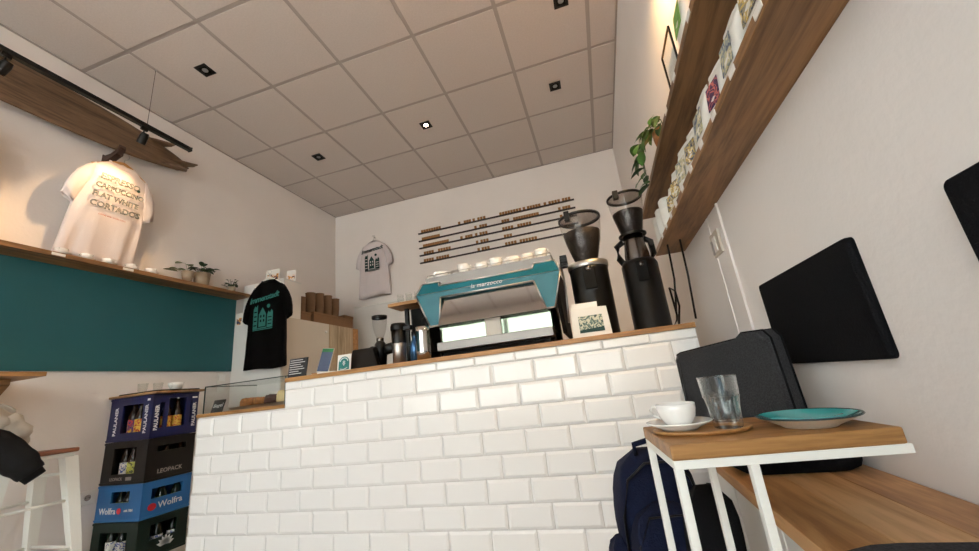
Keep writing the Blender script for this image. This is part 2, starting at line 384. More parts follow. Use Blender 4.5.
tr = thing('track_light', 'black ceiling-hung lighting track with spotlights in front of the surfboard', 'track light', (.46, 0, 0))
B('track', M['black'], tr, -.017, .017, -.6, 1.915, 2.78, 2.808, bevel=.002)
B('end_cap', M['blackmatt'], tr, -.018, .018, 1.915, 1.922, 2.778, 2.81)
for y in (1.613, -.3): MB().tube([(0, y, 2.808), (0, y, ZC)], .0018, 6).build('suspension_wire', M['darksteel'], tr); MB().lathe([(.008, 0), (.008, .008)], (0, y, ZC-.008), 10).build('ceiling_cup', M['brushed'], tr)
def head(y, target, energy, size=1.5):
    m = MB(); m.box(-.008, .008, y-.02, y+.02, 2.755, 2.78); m.tube([(0, y, 2.76), (0, y, 2.725)], .005, 6); m.build('stem', M['black'], tr)
    p = Vector((0, y, 2.685)); d = (Vector(target)-Vector((.46, 0, 0))-p).normalized()
    h = MB(); h.lathe([(.020, -.045), (.026, -.02), (.026, .035)], n=16, cap=False); h.lathe([(.0, -.045), (.02, -.045)], n=16, cap=False)
    ho = h.build('spot_head', M['black'], tr); q = d.to_track_quat('Z', 'Y'); ho.location = p; ho.rotation_mode = 'QUATERNION'; ho.rotation_quaternion = q
    MB().lathe([(.0, .02), (.0245, .02)], n=16, cap=False).build('lamp', M['warmled'], ho)
    L = D.lights.new('track_spot', 'SPOT'); L.energy = energy; L.color = (1, .64, .32); L.spot_size = size; L.spot_blend = .75; L.shadow_soft_size = .012
    lo = link('track_spot', L, tr); lo.location = p+d*.045; lo.rotation_mode = 'QUATERNION'; lo.rotation_quaternion = (-d).to_track_quat('Z', 'Y')
head(1.60, (.03, 1.63, 1.98), 13)
head(.93, (.0, .80, 2.0), 22)
head(.80, (.0, .3, 2.1), 9)

# ------------------------------------------------------------------ T-shirts
def tshirt(name, label, base, cloth, ink, style, H=.745, depth=.032, flip=1, group=None, sd=0):
    """local: x across, y depth (front is -y), z up from hem; base: world matrix"""
    t = thing(name, label, 'T-shirt', group=group); t.matrix_world = base
    rnd = random.Random(sd); ph = [rnd.uniform(0, 6) for _ in range(4)]
    def wr(u, v):
        k = .25+.75*max(0, 1-v/.55)
        return k*(.013*math.sin(u*38+ph[0]+v*3)+.008*math.sin(u*67+ph[1]-v*7)+.005*math.sin(v*30+u*20+ph[2]))
    m = MB(); rs = []; n = 40
    prof = [(0, .222), (.06, .220), (.14, .216), (.22, .212), (.30, .208), (.38, .204), (.45, .198), (.52, .190), (.58, .184), (.635, .177), (.675, .160), (.70, .130), (.72, .098), (.735, .075)]
    for v, hw in prof:
        hd = depth*(1 if v < .5 else max(.42, 1-(v-.5)*2.2)); v = v*H/.745
        ring = []
        for j in range(n):
            a = 2*PI*j/n; cx = math.cos(a); sy = math.sin(a)
            x = hw*math.copysign(abs(cx)**.72, cx); y = hd*math.copysign(abs(sy)**.55, sy)
            ring.append((x, y+wr(x, v)*(1 if sy < 0 else .6)*min(1, abs(sy)*3), v+(.008*math.sin(x*14+ph[3]) if v == 0 else 0)))
        rs.append(ring)
    m.rings(rs, True, False)
    for sgn in (-1, 1):
        rs = []; k = 6
        for i in range(k):
            f = i/(k-1)
            top = Vector((.150, .695)).lerp(Vector((.268, .415)), f)+Vector((.030, .022))*math.sin(PI*f)
            bot = Vector((.165, .50)).lerp(Vector((.203, .372)), f)
            c = (top+bot)/2; e = (top-bot)/2; hd = depth*(.75-.05*f)
            rs.append([(sgn*(c.x+e.x*math.cos(a)), hd*math.sin(a)+.004*math.sin(5*a+f*6+ph[0]), (c.y+e.y*math.cos(a))*H/.745) for a in [2*PI*j/16 for j in range(16)]])
        m.rings(rs, True, False)
    co_ = m.build('cloth', cloth, t)
    sol = co_.modifiers.new('thickness', 'SOLIDIFY'); sol.thickness = .0015
    cr = [(.078*math.cos(a), (-.016 if math.sin(a) < 0 else .012)*abs(math.sin(a)), (.738-.030*max(0, -math.sin(a))*(1 if True else 0))*H/.745) for a in [2*PI*j/24 for j in range(25)]]
    MB().tube(cr, .007, 6, cap=False).build('collar', cloth, co_)
    t0 = t; t = co_
    yf = -depth-.0150
    if style == 'bubble':
        z = .60
        for i, (txt, sz) in enumerate((('ESPRESSO', .056), ('CAPPUCCINO', .046), ('FLAT WHITE', .049), ('CORTADOS', .055))):
            put_text('printed_line', text_mesh(txt, sz, M['inkdark'], outline=.0016, space=.98), FRONT, (-.006+.012*(i % 2), yf-.001, z-.066*i), t)
        put_text('printed_line', text_mesh('COFFEE AND GOOD DAYS', .013, M['inkred'], .0006), FRONT, (0, yf-.001, z-.262), t)
        b = MB(); b.lathe([(.011, 0), (.011, .001)], n=10); o = b.build('printed_leaf', M['inkdark'], t); o.matrix_local = Matrix.Translation((.105, yf-.001, .585)) @ FRONT
    else:
        put_text('printed_script', text_mesh('Immenstadt', .072, ink, .0006, shear=.35, bold=.0012, space=.92), FRONT, (0, yf-.001, .615), t, .10)
        fn = lambda u, v, d: (u, yf-d, v)
        b = MB()
        for poly in ([(-.105, .33), (.105, .33), (.105, .337), (-.105, .337)], [(-.105, .34), (-.06, .34), (-.06, .56), (-.075, .54), (-.09, .55), (-.105, .52)],
                     [(-.045, .36), (.03, .36), (.03, .47), (-.0075, .53), (-.045, .47)], [(.045, .345), (.105, .345), (.105, .48), (.09, .50), (.075, .47), (.06, .49), (.045, .46)],
                     [(.055+.018*math.cos(q), .535+.018*math.sin(q)) for q in [2*PI*j/10 for j in range(10)]], [(-.055, .342), (.04, .342), (.04, .352), (-.055, .352)]):
            b.prism(poly, fn, 0, .001)
        b.build('printed_scene', ink, t)['kind'] = 'stuff'
        c2 = cloth; b = MB()
        for x, z in ((-.03, .40), (.003, .40), (-.03, .44), (.003, .44)): b.box(x, x+.014, yf-.0018, yf-.0005, z, z+.022)
        for z in (.37, .40, .43): b.box(.055, .095, yf-.0018, yf-.0005, z, z+.008)
        for z in (.37, .41, .45, .49): b.box(-.098, -.068, yf-.0018, yf-.0005, z, z+.010)
        b.build('printed_windows', c2, t)['kind'] = 'stuff'
        return t0
def hanger(label, base, m, H=.745):
    t = thing('clothes_hanger', label, 'hanger'); t.matrix_world = base
    a = MB()
    a.tube([(-.168, 0, H-.072), (-.12, 0, H-.044), (-.05, 0, H-.004), (0, 0, H+.012), (.05, 0, H-.004), (.12, 0, H-.044), (.168, 0, H-.072)], [.007, .008, .009, .010, .009, .008, .007], 8)
    a.build('arms', m, t)
    hk = [(0, 0, H+.012), (0, 0, H+.045)]+[(.022*math.sin(q), 0, H+.067-.022*math.cos(q)) for q in [0.3*k for k in range(1, 15)]]
    MB().tube(hk, .0022, 6).build('hook', M['brushed'], t)
    return t
def frame_at(loc, rz, tilt=0): return Matrix.Translation(loc) @ Matrix.Rotation(rz, 4, 'Z') @ Matrix.Rotation(tilt, 4, 'X')
# faces +X on the left wall (local -y -> +x): rotate +90 deg
bw = frame_at((.048, 1.672, 1.862), PI/2, .175)
tshirt('t_shirt', 'white T-shirt with outlined lettering hanging above the saucers', bw, M['tee_white'], None, 'bubble', sd=1)
hanger('wooden hanger in the white T-shirt with outlined lettering', bw, M['hanger'])
bw = frame_at((.115, .865, 1.868), PI/2)
tshirt('t_shirt', 'white T-shirt hanging under the surfboard, the one farther from the potted plants', bw, M['tee_white'], M['inkdark'], 'scene', sd=4)
hanger('wooden hanger in the white T-shirt farther from the potted plants', bw, M['hanger'])
bk = frame_at((.63, YB-.06, 2.02), 0)
tshirt('t_shirt', 'pale T-shirt with dark green print hanging on the back wall', bk, M['tee_lilac'], M['inkdark'], 'scene', sd=2)
hanger('wire hanger in the pale T-shirt on the back wall', bk, M['brushed'])
bb = frame_at((.452, 2.735, 1.135), 0)
tshirt('t_shirt', 'black T-shirt with teal print hanging in front of the white cabinet', bb, M['tee_black'], M['inkteal'], 'scene', H=.80, sd=3)
hanger('white hanger in the black T-shirt', bb, M['whitepaint'], .80)
for nm, lb, p in (('wall_hook', 'small steel hook on the back wall holding the wire hanger', (.63, YB, 2.833)),):
    m = MB(); m.tube([(0, 0, 0), (0, -.062, 0), (0, -.066, .012)], .003, 6); tag(m.build(nm, M['brushed'], None, loc=p), lb, 'hook')

# ------------------------------------------------------------------ things on the left shelf
def saucer_cup(x, y, z, label):
    t = thing('cup_and_saucer', label, 'cup', (x, y, z), random.uniform(-2, 2), 'cups on the teal-panel shelf')
    t.scale = (.78, .78, .9)
    MB().lathe([(.03, 0), (.034, .004), (.060, .014), (.061, .016), (.034, .008), (.0, .007)], n=28, cap=False).build('saucer', M['porcelain'], t)
    MB().lathe([(.0, .0075), (.022, .0075), (.034, .018), (.041, .036), (.0425, .044), (.0405, .044), (.037, .03), (.02, .014), (.0, .013)], n=28, cap=False).build('bowl', M['porcelain'], t)
    MB().tube([(.038, 0, .038), (.055, 0, .038), (.058, 0, .028), (.050, 0, .020), (.034, 0, .020)], .003, 6).build('handle', M['porcelain'], t)
for i, y in enumerate((1.46, 1.585, 1.705, 1.84, 1.97)):
    saucer_cup(.128, y, SH, ORD[4-i]+' low white cup and saucer from the potted plants on the long shelf')
def leaf_mesh(L, W, m, droop=.25, n=5):
    b = MB(); vs = []; fs = []
    for i in range(n+1):
        t = i/n; wd = W*math.sin(PI*min(1, t*.92+.06))**.8 if t < 1 else 0.0005
        z = -droop*L*t*t
        vs += [(-wd, t*L, z+wd*.25), (0, t*L, z), (wd, t*L, z+wd*.25)]
    for i in range(n): fs += [(3*i, 3*i+1, 3*i+4, 3*i+3), (3*i+1, 3*i+2, 3*i+5, 3*i+4)]
    b.add(vs, fs, True); return b.mesh('leaf', m)
def put_leaf(me, p, az, el, parent, s=1):
    o = link('leaf', me, parent); o.location = p; o.rotation_euler = Euler((el, 0, az), 'XYZ'); o.scale = (s, s, s); return o
def potted(name, label, loc, pr_, ph_, potm, leafm, n, L, W, seed, spread=1.0, hgt=.05, group=None):
    t = thing(name, label, 'plant', loc, group=group); rnd = random.Random(seed)
    MB().lathe([(.0, 0), (pr_*.82, 0), (pr_, ph_), (pr_*.9, ph_), (pr_*.88, ph_-.012), (0, ph_-.012)], n=24, cap=False).build('pot', potm, t)
    MB().lathe([(.0, ph_-.01), (pr_*.88, ph_-.01)], n=16, cap=False).build('soil', M['soil'], t)
    lm = leaf_mesh(L, W, leafm)
    stems = MB()
    for i in range(n):
        az = rnd.uniform(0, 2*PI); r = rnd.uniform(.1, 1)*spread*pr_; h = ph_+rnd.uniform(.2, 1)*hgt
        p = (-math.sin(az)*r, math.cos(az)*r, h)
        stems.tube([(p[0]*.2, p[1]*.2, ph_-.012), (p[0]*.7, p[1]*.7, (ph_+h)/2), p], .0015, 5)
        put_leaf(lm, p, az, rnd.uniform(-.3, .7), t, rnd.uniform(.7, 1.2))
    stems.build('stem', leafm, t)
    return t
potted('potted_plant', 'bushy dark green plant in a stone-coloured pot on the shelf', (.095, 2.385, SH), .062, .115, M['pot'], M['leaf2'], 26, .055, .018, 5, 1.2, .06)
t = thing('potted_plant', 'pale round-leaved plant in a small cone pot on the shelf', 'plant', (.10, 2.262, SH))
MB().lathe([(0, 0), (.028, 0), (.045, .10), (.040, .10), (.038, .09), (0, .09)], n=20, cap=False).build('pot', M['pot'], t)
lm = leaf_mesh(.06, .026, M['leafpale'], .1); stm = MB()
for p, az in (((0, -.05, .165), 1.9), ((.0, -.02, .11), 2.4), ((.02, -.10, .075), 2.9), ((.0, -.085, .105), 2.2), ((.01, -.135, .075), 3.0), ((.01, -.01, .16), .6)):
    stm.tube([(0, 0, .088), (p[0]*.5, p[1]*.5, max(.11, p[2])), p], .0014, 5); put_leaf(lm, p, az, .1, t)
stm.build('stem', M['leafpale'], t)
potted('potted_plant', 'tiny dark succulent plant at the end of the shelf', (.10, 2.665, SH), .034, .055, M['pot'], M['leaf2'], 22, .038, .013, 8, 1.7, .06)
# switch and socket on the left wall
t = thing('light_switch', 'double white light switch below the end of the teal panel', 'switch', (0, 2.715, 1.06))
B('plate', M['plastic_white'], t, 0, .010, -.041, .041, -.075, .085, bevel=.003)
for z in (-.036, .045): B('rocker', M['white'], t, .010, .014, -.028, .028, z-.028, z+.028, bevel=.002)
t = thing('wall_socket', 'white wall socket beside the stack of drink crates', 'socket', (0, 1.868, .385))
B('plate', M['plastic_white'], t, 0, .010, -.041, .041, -.041, .041, bevel=.003)
m = MB(); m.lathe([(.021, 0), (.021, .003), (.018, .003), (.018, -.0)], n=24, cap=False); o = m.build('rim', M['white'], t); o.matrix_local = Matrix.Translation((.010, 0, 0)) @ FACEX
MB().lathe([(0, 0), (.0185, 0), (.0185, .0006), (0, .0006)], n=24, cap=False).build('recess_shade', M['grid'], t).matrix_local = Matrix.Translation((.010, 0, 0)) @ FACEX  # flat grey disc, the shade of the socket well given as colour
m = MB(); m.box(.0106, .0114, -.011, -.007, -.002, .002); m.box(.0106, .0114, .007, .011, -.002, .002); m.build('contact_holes', M['blackmatt'], t)

# ------------------------------------------------------------------ counter with bevelled tiles
CF, CT = 1.81, .944            # front plane, top of the worktop
CX0, CXS, CX1 = .922, 1.538, 3.636
ct = thing('counter', 'long serving counter covered in white metro tiles', 'counter', (0, 0, 0))
B('body', M['grout'], ct, (CX0+.006, CX1-.006, CF+.007, 2.46, .0, .786), (CXS+.006, CX1-.006, CF+.007, 2.46, .786, CT-.022))
def tile_mesh(wd, ht):
    m = MB(); b = .012 if min(wd, ht) > .04 else .006; a = wd/2; h = ht/2
    r0 = [(-a, .008, -h), (a, .008, -h), (a, .008, h), (-a, .008, h)]
    r1 = [(-a, .0025, -h), (a, .0025, -h), (a, .0025, h), (-a, .0025, h)]
    r2 = [(-a+b, -.0035, -h+b), (a-b, -.0035, -h+b), (a-b, -.0035, h-b), (-a+b, -.0035, h-b)]
    m.rings([r0, r1, r2], True, True, False); return m.mesh('tile', M['tile'])
tm = {}; rnd = random.Random(3)
PX, PZ, J = .2, .0995, .0025
rows = [(.878, CT-.0235, .047, CXS)]
z = .878; k = 0
while z > .0:
    zb = max(0.0, z-PZ); rows.append((zb, z, .127 if k % 2 == 0 else .047, CXS if k == 0 else CX0)); z -= PZ; k += 1
for zb, zt, off, xl in rows:
    if zt-zb < .015: continue
    x = off+PX*math.floor((xl-off)/PX)
    while x < CX1:
        a = max(x, xl); c = min(x+PX, CX1)
        if c-a > .02:
            key = (round(c-a-J, 4), round(zt-zb-J, 4))
            if key not in tm: tm[key] = tile_mesh(*key)
            o = link('tile', tm[key], ct); o.location = ((a+c)/2, CF, (zb+zt)/2)
            o.rotation_euler = (rnd.gauss(0, .0035), 0, rnd.gauss(0, .0035))
        x += PX
tag(B('counter_worktop', M['oakx'], None, CXS, CX1+.002, CF-.004, 2.47, CT-.022, CT, bevel=.002), 'oiled oak worktop on the high part of the tiled counter', 'worktop')
tag(B('counter_worktop', M['oakx'], None, CX0-.003, CXS-.002, CF-.004, 2.47, .787, .806, bevel=.002), 'lower oak worktop carrying the glass cake case', 'worktop')
LT = .806

# ------------------------------------------------------------------ espresso machine
em = thing('espresso_machine', 'turquoise espresso machine with mirrored back panel on the oak worktop', 'espresso machine', (2.705, 1.93, CT))
X = lambda x: x-2.705
Zm = lambda z: z-CT
B('body', M['darksteel'], em, X(2.345), X(3.065), .05, .50, Zm(1.125), Zm(1.372))
B('base', M['blackmatt'], em, X(2.42), X(3.03), .09, .46, Zm(.975), Zm(1.125))
fn = lambda y0, y1, z0, z1: (lambda u, v, d: (X(u), y0+(y1-y0)*(v-z0)/(z1-z0)+d, Zm(v)))
low = [(2.298, 1.308), (3.112, 1.308), (3.058, 1.125), (3.013, 1.125), (2.968, 1.276), (2.445, 1.276), (2.424, 1.125), (2.369, 1.125)]
upp = [(2.298, 1.308), (3.112, 1.308), (3.088, 1.372), (2.979, 1.372), (2.969, 1.345), (2.438, 1.345), (2.434, 1.372), (2.334, 1.372)]
f1 = fn(.012, 0, 1.125, 1.308); f2 = fn(0, .02, 1.308, 1.372)
fas = {'lower_trim': MB().prism(low, f1, 0, .03).build('lower_fascia', M['machine_teal'], em), 'upper_trim': MB().prism(upp, f2, 0, .03).build('upper_fascia', M['machine_teal'], em)}
for nm, poly, f in (('lower_trim', low, f1), ('upper_trim', upp, f2)):
    m = MB()
    for i in range(len(poly)):
        a = poly[i]; b = poly[(i+1) % len(poly)]
        if i == 0: m.tube([f(*a, -.0008), f(*b, -.0008)], .0018, 6); continue
        m.tube([f(*a, -.0005), f(*b, -.0005)], .0048, 6)
    m.build(nm, M['brushed'], fas[nm])
mir = [(2.447, 1.274), (2.966, 1.274), (3.013, 1.122), (2.424, 1.122)]
MB().prism(mir, fn(.001, .026, 1.122, 1.274), 0, .006).build('mirror_panel', M['steel'], em)
for a, b in ((2.405, 2.672), (2.757, 3.024)):
    B('lower_mirror', M['reflect_tint'], em, X(a), X(b), .055, .060, Zm(1.030), Zm(1.128))
B('column', M['fridge'], em, X(2.672), X(2.757), .045, .10, Zm(1.0), Zm(1.125))
B('drip_tray', M['satin'], em, X(2.405), X(3.030), 0, .40, Zm(.984), Zm(1.030), bevel=.003)
B('tray_shade_block', M['blackmatt'], em, X(2.43), X(3.01), .04, .40, Zm(.962), Zm(.982))  # solid black block standing in for the shade under the drip tray
for x in (2.44, 2.99):
    for y in (.05, .40): MB().lathe([(.018, 0), (.022, .019)], (X(x), y, 0), 14).build('foot', M['black'], em)
for s_ in (-1, 1):   # side cheeks, wide on top, narrow at the base
    m = MB(); p = [(.03, Zm(1.308)), (.05, Zm(1.368)), (.49, Zm(1.368)), (.49, Zm(1.0)), (.12, Zm(1.0)), (.05, Zm(1.125))]
    xa = X(3.066) if s_ > 0 else X(2.344)
    m.prism(p, lambda u, v, d: (xa+s_*d, u, v), 0, .022); m.build('side_panel', M['blackmatt'], em, bevel=.004)
put_text('logo', text_mesh('la marzocco', .034, M['inkwhite'], .0008, shear=.3, space=1.06), Matrix.Rotation(-.0, 4, 'X') @ FRONT, (X(2.714), -.0035, Zm(1.305)), fas['upper_trim'])
# cup rail and cup tray
B('cup_tray', M['satin'], em, X(2.345), X(3.075), .047, .49, Zm(1.372), Zm(1.412), bevel=.002)
m = MB()
for x in (2.36, 2.59, 2.83, 3.06): m.bar((X(x), .06, Zm(1.412)), (X(x), .06, Zm(1.428)), .004)
m.tube([(X(2.35), .48, Zm(1.428)), (X(2.35), .06, Zm(1.428)), (X(3.07), .06, Zm(1.428)), (X(3.07), .48, Zm(1.428))], .0025, 6); m.build('cup_rail', M['brushed'], em)
B('vent_plate', M['satin'], em, X(2.44), X(2.97), .026, .05, Zm(1.345), Zm(1.376))
m = MB()
m.lathe([(.0, -.02), (.028, -.02), (.033, -.012), (.033, .012), (.028, .02), (0, .02)], n=24, cap=False)
for j in range(12):
    a = 2*PI*j/12; m.box(.032*math.cos(a)-.005, .032*math.cos(a)+.005, .032*math.sin(a)-.005, .032*math.sin(a)+.005, -.018, .018)
o = m.build('steam_knob', M['black'], em); o.matrix_local = Matrix.Translation((X(3.128), .17, Zm(1.395))) @ Matrix.Rotation(PI/2, 4, 'Y')
MB().tube([(X(3.075), .17, Zm(1.36)), (X(3.128), .17, Zm(1.395))], .010, 8).build('knob_spindle', M['brushed'], em)
MB().tube([(X(3.11), .17, Zm(1.37)), (X(3.115), .15, Zm(1.25)), (X(3.105), .12, Zm(1.05))], .006, 8).build('steam_wand', M['brushed'], em)
# cups standing on the machine
CUPZ = 1.412
def mcup(x, y, label, up=True, s=1.0, az=0):
    t = thing('coffee_cup', label, 'cup', (x, y, CUPZ), az, 'white cups on the espresso machine')
    MB().lathe([(.0, 0), (.030*s, 0), (.032*s, .004), (.047*s, .012), (.048*s, .015), (.032*s, .009), (0, .008)], n=24, cap=False).build('saucer', M['porcelain'], t)
    MB().lathe([(0, .0085), (.024*s, .0085), (.026*s, .013), (.036*s, .028), (.040*s, .050), (.0405*s, .064), (.0385*s, .064), (.037*s, .05), (.03*s, .02), (0, .016)], n=24, cap=False).build('bowl', M['porcelain'], t)
    MB().tube([(.038*s, 0, .056), (.054*s, 0, .055), (.057*s, 0, .043), (.050*s, 0, .032), (.035*s, 0, .030)], .0035, 6).build('handle', M['porcelain'], t)
    return t
for k, (x, s, az) in enumerate(((2.555, 1.0, -.4), (2.653, 1.0, 1.4), (2.752, .95, -2.6), (2.845, 1.02, 3.6), (2.933, .86, 1.5), (3.015, .9, -.5))): mcup(x, 2.06+(.035 if az > 0 else 0), ORD[k]+' white cup and saucer from the low bowl on top of the espresso machine', True, s*.96, az)
t = thing('bowl', 'low white bowl at the end of the espresso machine top', 'bowl', (2.40, 2.08, CUPZ))
MB().lathe([(0, 0), (.04, 0), (.044, .02), (.047, .048), (.045, .05), (.042, .02), (0, .012)], n=28, cap=False).build('bowl_body', M['porcelain'], t)
t = thing('portafilter', 'dark portafilter lying among the cups on the machine', 'portafilter', (2.492, 2.09, CUPZ))
MB().lathe([(0, 0), (.030, 0), (.033, .02), (.033, .045), (.029, .048), (0, .04)], n=20, cap=False).build('basket', M['brushed'], t)
MB().tube([(-.01, .028, .03), (-.012, .07, .038), (-.015, .12, .04)], [.008, .012, .010], 8).build('handle', M['black'], t)

# ------------------------------------------------------------------ grinders
def hopper(parent, z0, rb, rt, h, fill, n=28):
    prof = [(rb, z0), (rb*1.15, z0+h*.08), (rb+(rt-rb)*.72, z0+h*.5), (rt, z0+h*.86), (rt, z0+h)]
    m = MB(); m.lathe(prof, n=n, cap=False); ho = m.build('hopper', M['clear'], parent)
    fb = [(0, z0+.002)]+[(r*.965, z) for r, z in prof if z <= z0+h*fill]
    # cut to the fill level
    for (r0, za), (r1, zb) in zip(prof, prof[1:]):
        if za < z0+h*fill < zb: q = (z0+h*fill-za)/(zb-za); fb.append(((r0+(r1-r0)*q)*.965, z0+h*fill))
    fb.append((0, z0+h*fill+.008)); MB().lathe(fb, n=n, cap=False).build('beans', M['beans'], ho)
    MB().lathe([(rt*1.0, z0+h*.975), (rt*1.05, z0+h*.98), (rt*1.05, z0+h*1.03), (rt*.95, z0+h*1.035), (rt*.95, z0+h*.98)], n=n, cap=False).build('lid', M['black'], ho)
    MB().lathe([(rt*.95, z0+h*1.03), (rt*.5, z0+h*1.07), (0, z0+h*1.08)], n=n, cap=False).build('lid_cover', M['smoky'], ho)
    B('lid_latch', M['black'], ho, -rt*.55-.014, -rt*.55+.014, -rt*.95-.006, -rt*.95+.02, z0+h*.86, z0+h*1.08, bevel=.003)
gA = thing('coffee_grinder', 'broad black grinder with a wide bean hopper next to the espresso machine', 'grinder', (3.25, 2.03, CT))
MB().lathe([(0, 0), (.104, 0), (.104, .012), (.098, .02), (.098, .345), (.10, .365), (0, .365)], n=40, cap=False).build('body', M['black'], gA)
MB().lathe([(.101, .362), (.104, .366), (.104, .392), (.085, .396), (0, .396)], n=40, cap=False).build('collar', M['brushed'], gA)
B('button_panel', M['blackmatt'], gA, -.032, .032, -.106, -.090, .24, .355, bevel=.006)
m = MB(); m.lathe([(.013, 0), (.013, .004), (0, .004)], n=20, cap=False); o = m.build('dial', M['darksteel'], gA); o.matrix_local = Matrix.Translation((0, -.106, .345)) @ FRONT
hopper(gA, .396, .054, .108, .255, .68)
gB = thing('coffee_grinder', 'tall slim black grinder with a steel neck at the wall end of the counter', 'grinder', (3.502, 2.04, CT))
MB().lathe([(0, 0), (.092, 0), (.092, .012), (.088, .02), (.088, .34), (.078, .362), (0, .362)], n=40, cap=False).build('body', M['black'], gB)
B('button_panel', M['blackmatt'], gB, -.028, .028, -.096, -.080, .24, .345, bevel=.006)
m = MB(); m.lathe([(.012, 0), (.012, .004), (0, .004)], n=20, cap=False); o = m.build('dial', M['darksteel'], gB); o.matrix_local = Matrix.Translation((0, -.096, .325)) @ FRONT
MB().lathe([(.062, .355), (.060, .40), (.050, .46), (.048, .505), (0, .505)], n=32, cap=False).build('neck', M['darksteel'], gB)
for s_ in (-1, 1): MB().tube([(s_*.055, .02, .34), (s_*.085, .03, .40), (s_*.085, .04, .47), (s_*.05, .03, .49)], .016, 10).build('side_bracket', M['black'], gB)
MB().lathe([(.066, .498), (.07, .503), (.07, .510), (.05, .514)], n=28, cap=False).build('neck_ring', M['black'], gB)
hopper(gB, .512, .050, .088, .21, .58)
# small grinder in the middle of the counter
gC = thing('coffee_grinder', 'small black grinder with an empty glass hopper beside the till', 'grinder', (1.955, 2.11, CT))
gC.scale = (.86, .86, 1.14)
B('base', M['black'], gC, -.06, .07, -.06, .10, 0, .02, bevel=.005)
MB().lathe([(0, .02), (.04, .02), (.045, .06), (.05, .10), (.038, .135), (.024, .15), (0, .15)], n=28, cap=False).build('motor_body', M['black'], gC)
m = MB(); m.lathe([(.036, -.03), (.036, .03), (.03, .034), (0, .034)], n=24, cap=False); o = m.build('burr_housing', M['blackmatt'], gC); o.matrix_local = Matrix.Translation((-.02, -.045, .085)) @ FRONT
MB().tube([(.03, 0, .1), (.09, .02, .11), (.10, .04, .09)], .03, 12).build('motor', M['black'], gC)
MB().lathe([(.022, .15), (.024, .165), (.04, .20), (.052, .25), (.052, .275)], n=28, cap=False).build('hopper', M['clear'], gC)
MB().lathe([(.053, .272), (.055, .275), (.055, .287), (0, .289)], n=28, cap=False).build('lid', M['black'], gC)
MB().lathe([(.023, .146), (.026, .152), (.026, .166), (.022, .168)], n=24, cap=False).build('hopper_ring', M['darksteel'], gC)

# ------------------------------------------------------------------ small things on the counter
t = thing('info_board', 'small dark notice board with rows of white writing on the counter', 'sign', (1.596, 1.828, CT))
t.rotation_euler = (-.16, 0, .05)
B('board', M['slate'], t, -.056, .062, -.002, .002, 0, .105)
for i, (a, b) in enumerate(((-.05, .03), (-.05, .045), (-.05, .02), (-.05, .035), (-.05, .045), (-.05, .01), (-.05, .03))):
    B('writing_line', M['chalk'], t, a, b, -.0026, -.0018, .092-.0125*i, .096-.0125*i)
t = thing('order_phone', 'tilted phone showing a blue and green screen on a wooden stand', 'phone', (1.712, 1.90, CT), .25)
m = MB(); m.box(-.05, .06, -.035, .05, 0, .012); m.build('stand', M['oakx'], t, bevel=.002)
q = Matrix.Translation((-.0, -.005, .012)) @ Matrix.Rotation(-.30, 4, 'X') @ Matrix.Rotation(.12, 4, 'Y')
m = MB(); m.box(-.036, .036, -.004, .004, 0, .145); o = m.build('case', M['plastic_white'], t, bevel=.004); o.matrix_local = q
m = MB(); m.box(-.033, .033, -.0052, -.0042, .004, .120); o = m.build('screen', M['screen'], t); o.matrix_local = q
m = MB(); m.box(-.033, .033, -.0052, -.0042, .120, .141); o = m.build('screen_header', M['screeng'], t); o.matrix_local = q
o = B('paper_slip', M['paper'], None, -.055, .04, -.028, .03, 0, .008, bevel=.001); o.location = (1.815, 1.86, CT) ; o.location.x = 1.785; o.rotation_euler = (0, 0, .3); tag(o, 'white folded slip lying on the counter before the phone', 'paper')
t = thing('badge_card', 'white card with a round teal emblem propped against the till', 'card', (1.838, 1.915, CT)); t.rotation_euler = (-.10, 0, -.05)
B('sheet', M['paper'], t, -.045, .045, -.002, .002, 0, .098)
m = MB(); m.prism([(-.036, .012), (.036, .012), (.036, .05)]+[(.036*math.cos(a), .05+.036*math.sin(a)) for a in [PI*j/14 for j in range(1, 14)]]+[(-.036, .05)], lambda u, v, d: (u, -.0022-d, v), 0, .0008); m.build('emblem', M['badge'], t)
m = MB()
for a0, a1, r in ((.35, 2.8, .028),):
    pts = [(r*math.cos(a0+(a1-a0)*i/12), -.0034, .05+r*math.sin(a0+(a1-a0)*i/12)) for i in range(13)]; m.tube(pts, .0022, 5)
m.tube([(0, -.0034, .034), (0, -.0034, .064)], .002, 5); m.tube([(-.01, -.0034, .048), (0, -.0034, .04), (.01, -.0034, .048)], .0016, 5); m.tube([(-.009, -.0034, .058), (0, -.0034, .05), (.009, -.0034, .058)], .0016, 5)
m.tube([(-.024, -.0034, .018), (0, -.0034, .014), (.024, -.0034, .022)], .0018, 5); m.build('emblem_drawing', M['inkwhite'], t)
t = thing('till', 'black sloping back of the till screen behind the emblem card', 'till', (1.945, 1.97, CT))
m = MB(); m.prism([(-.09, 0), (.105, 0), (.045, .118), (.035, .122), (-.085, .122), (-.09, .118)], lambda u, v, d: (u, d+v*.35, v), -.04, -.01); m.build('screen_back', M['black'], t, bevel=.004)
B('foot', M['blackmatt'], t, -.08, -.0, -.03, .06, 0, .015, bevel=.003)
def flask(name, label, x, y, parts, cat):
    t = thing(name, label, cat, (x, y, CT))
    for nm, prof, m_ in parts: MB().lathe(prof, n=28, cap=False).build(nm, M[m_], t)
    return t
t = flask('pump_flask', 'steel pump flask with a black top on the counter', 2.138, 2.01, (('body', [(0, 0), (.038, 0), (.039, .13), (.036, .135)], 'brushed'), ('neck', [(.040, .125), (.041, .13), (.041, .20), (.036, .205)], 'black'), ('lid', [(.044, .20), (.046, .205), (.046, .225), (.04, .24), (0, .242)], 'black')), 'flask')
B('spout', M['black'], t, .02, .085, -.018, .018, .195, .222, bevel=.006)
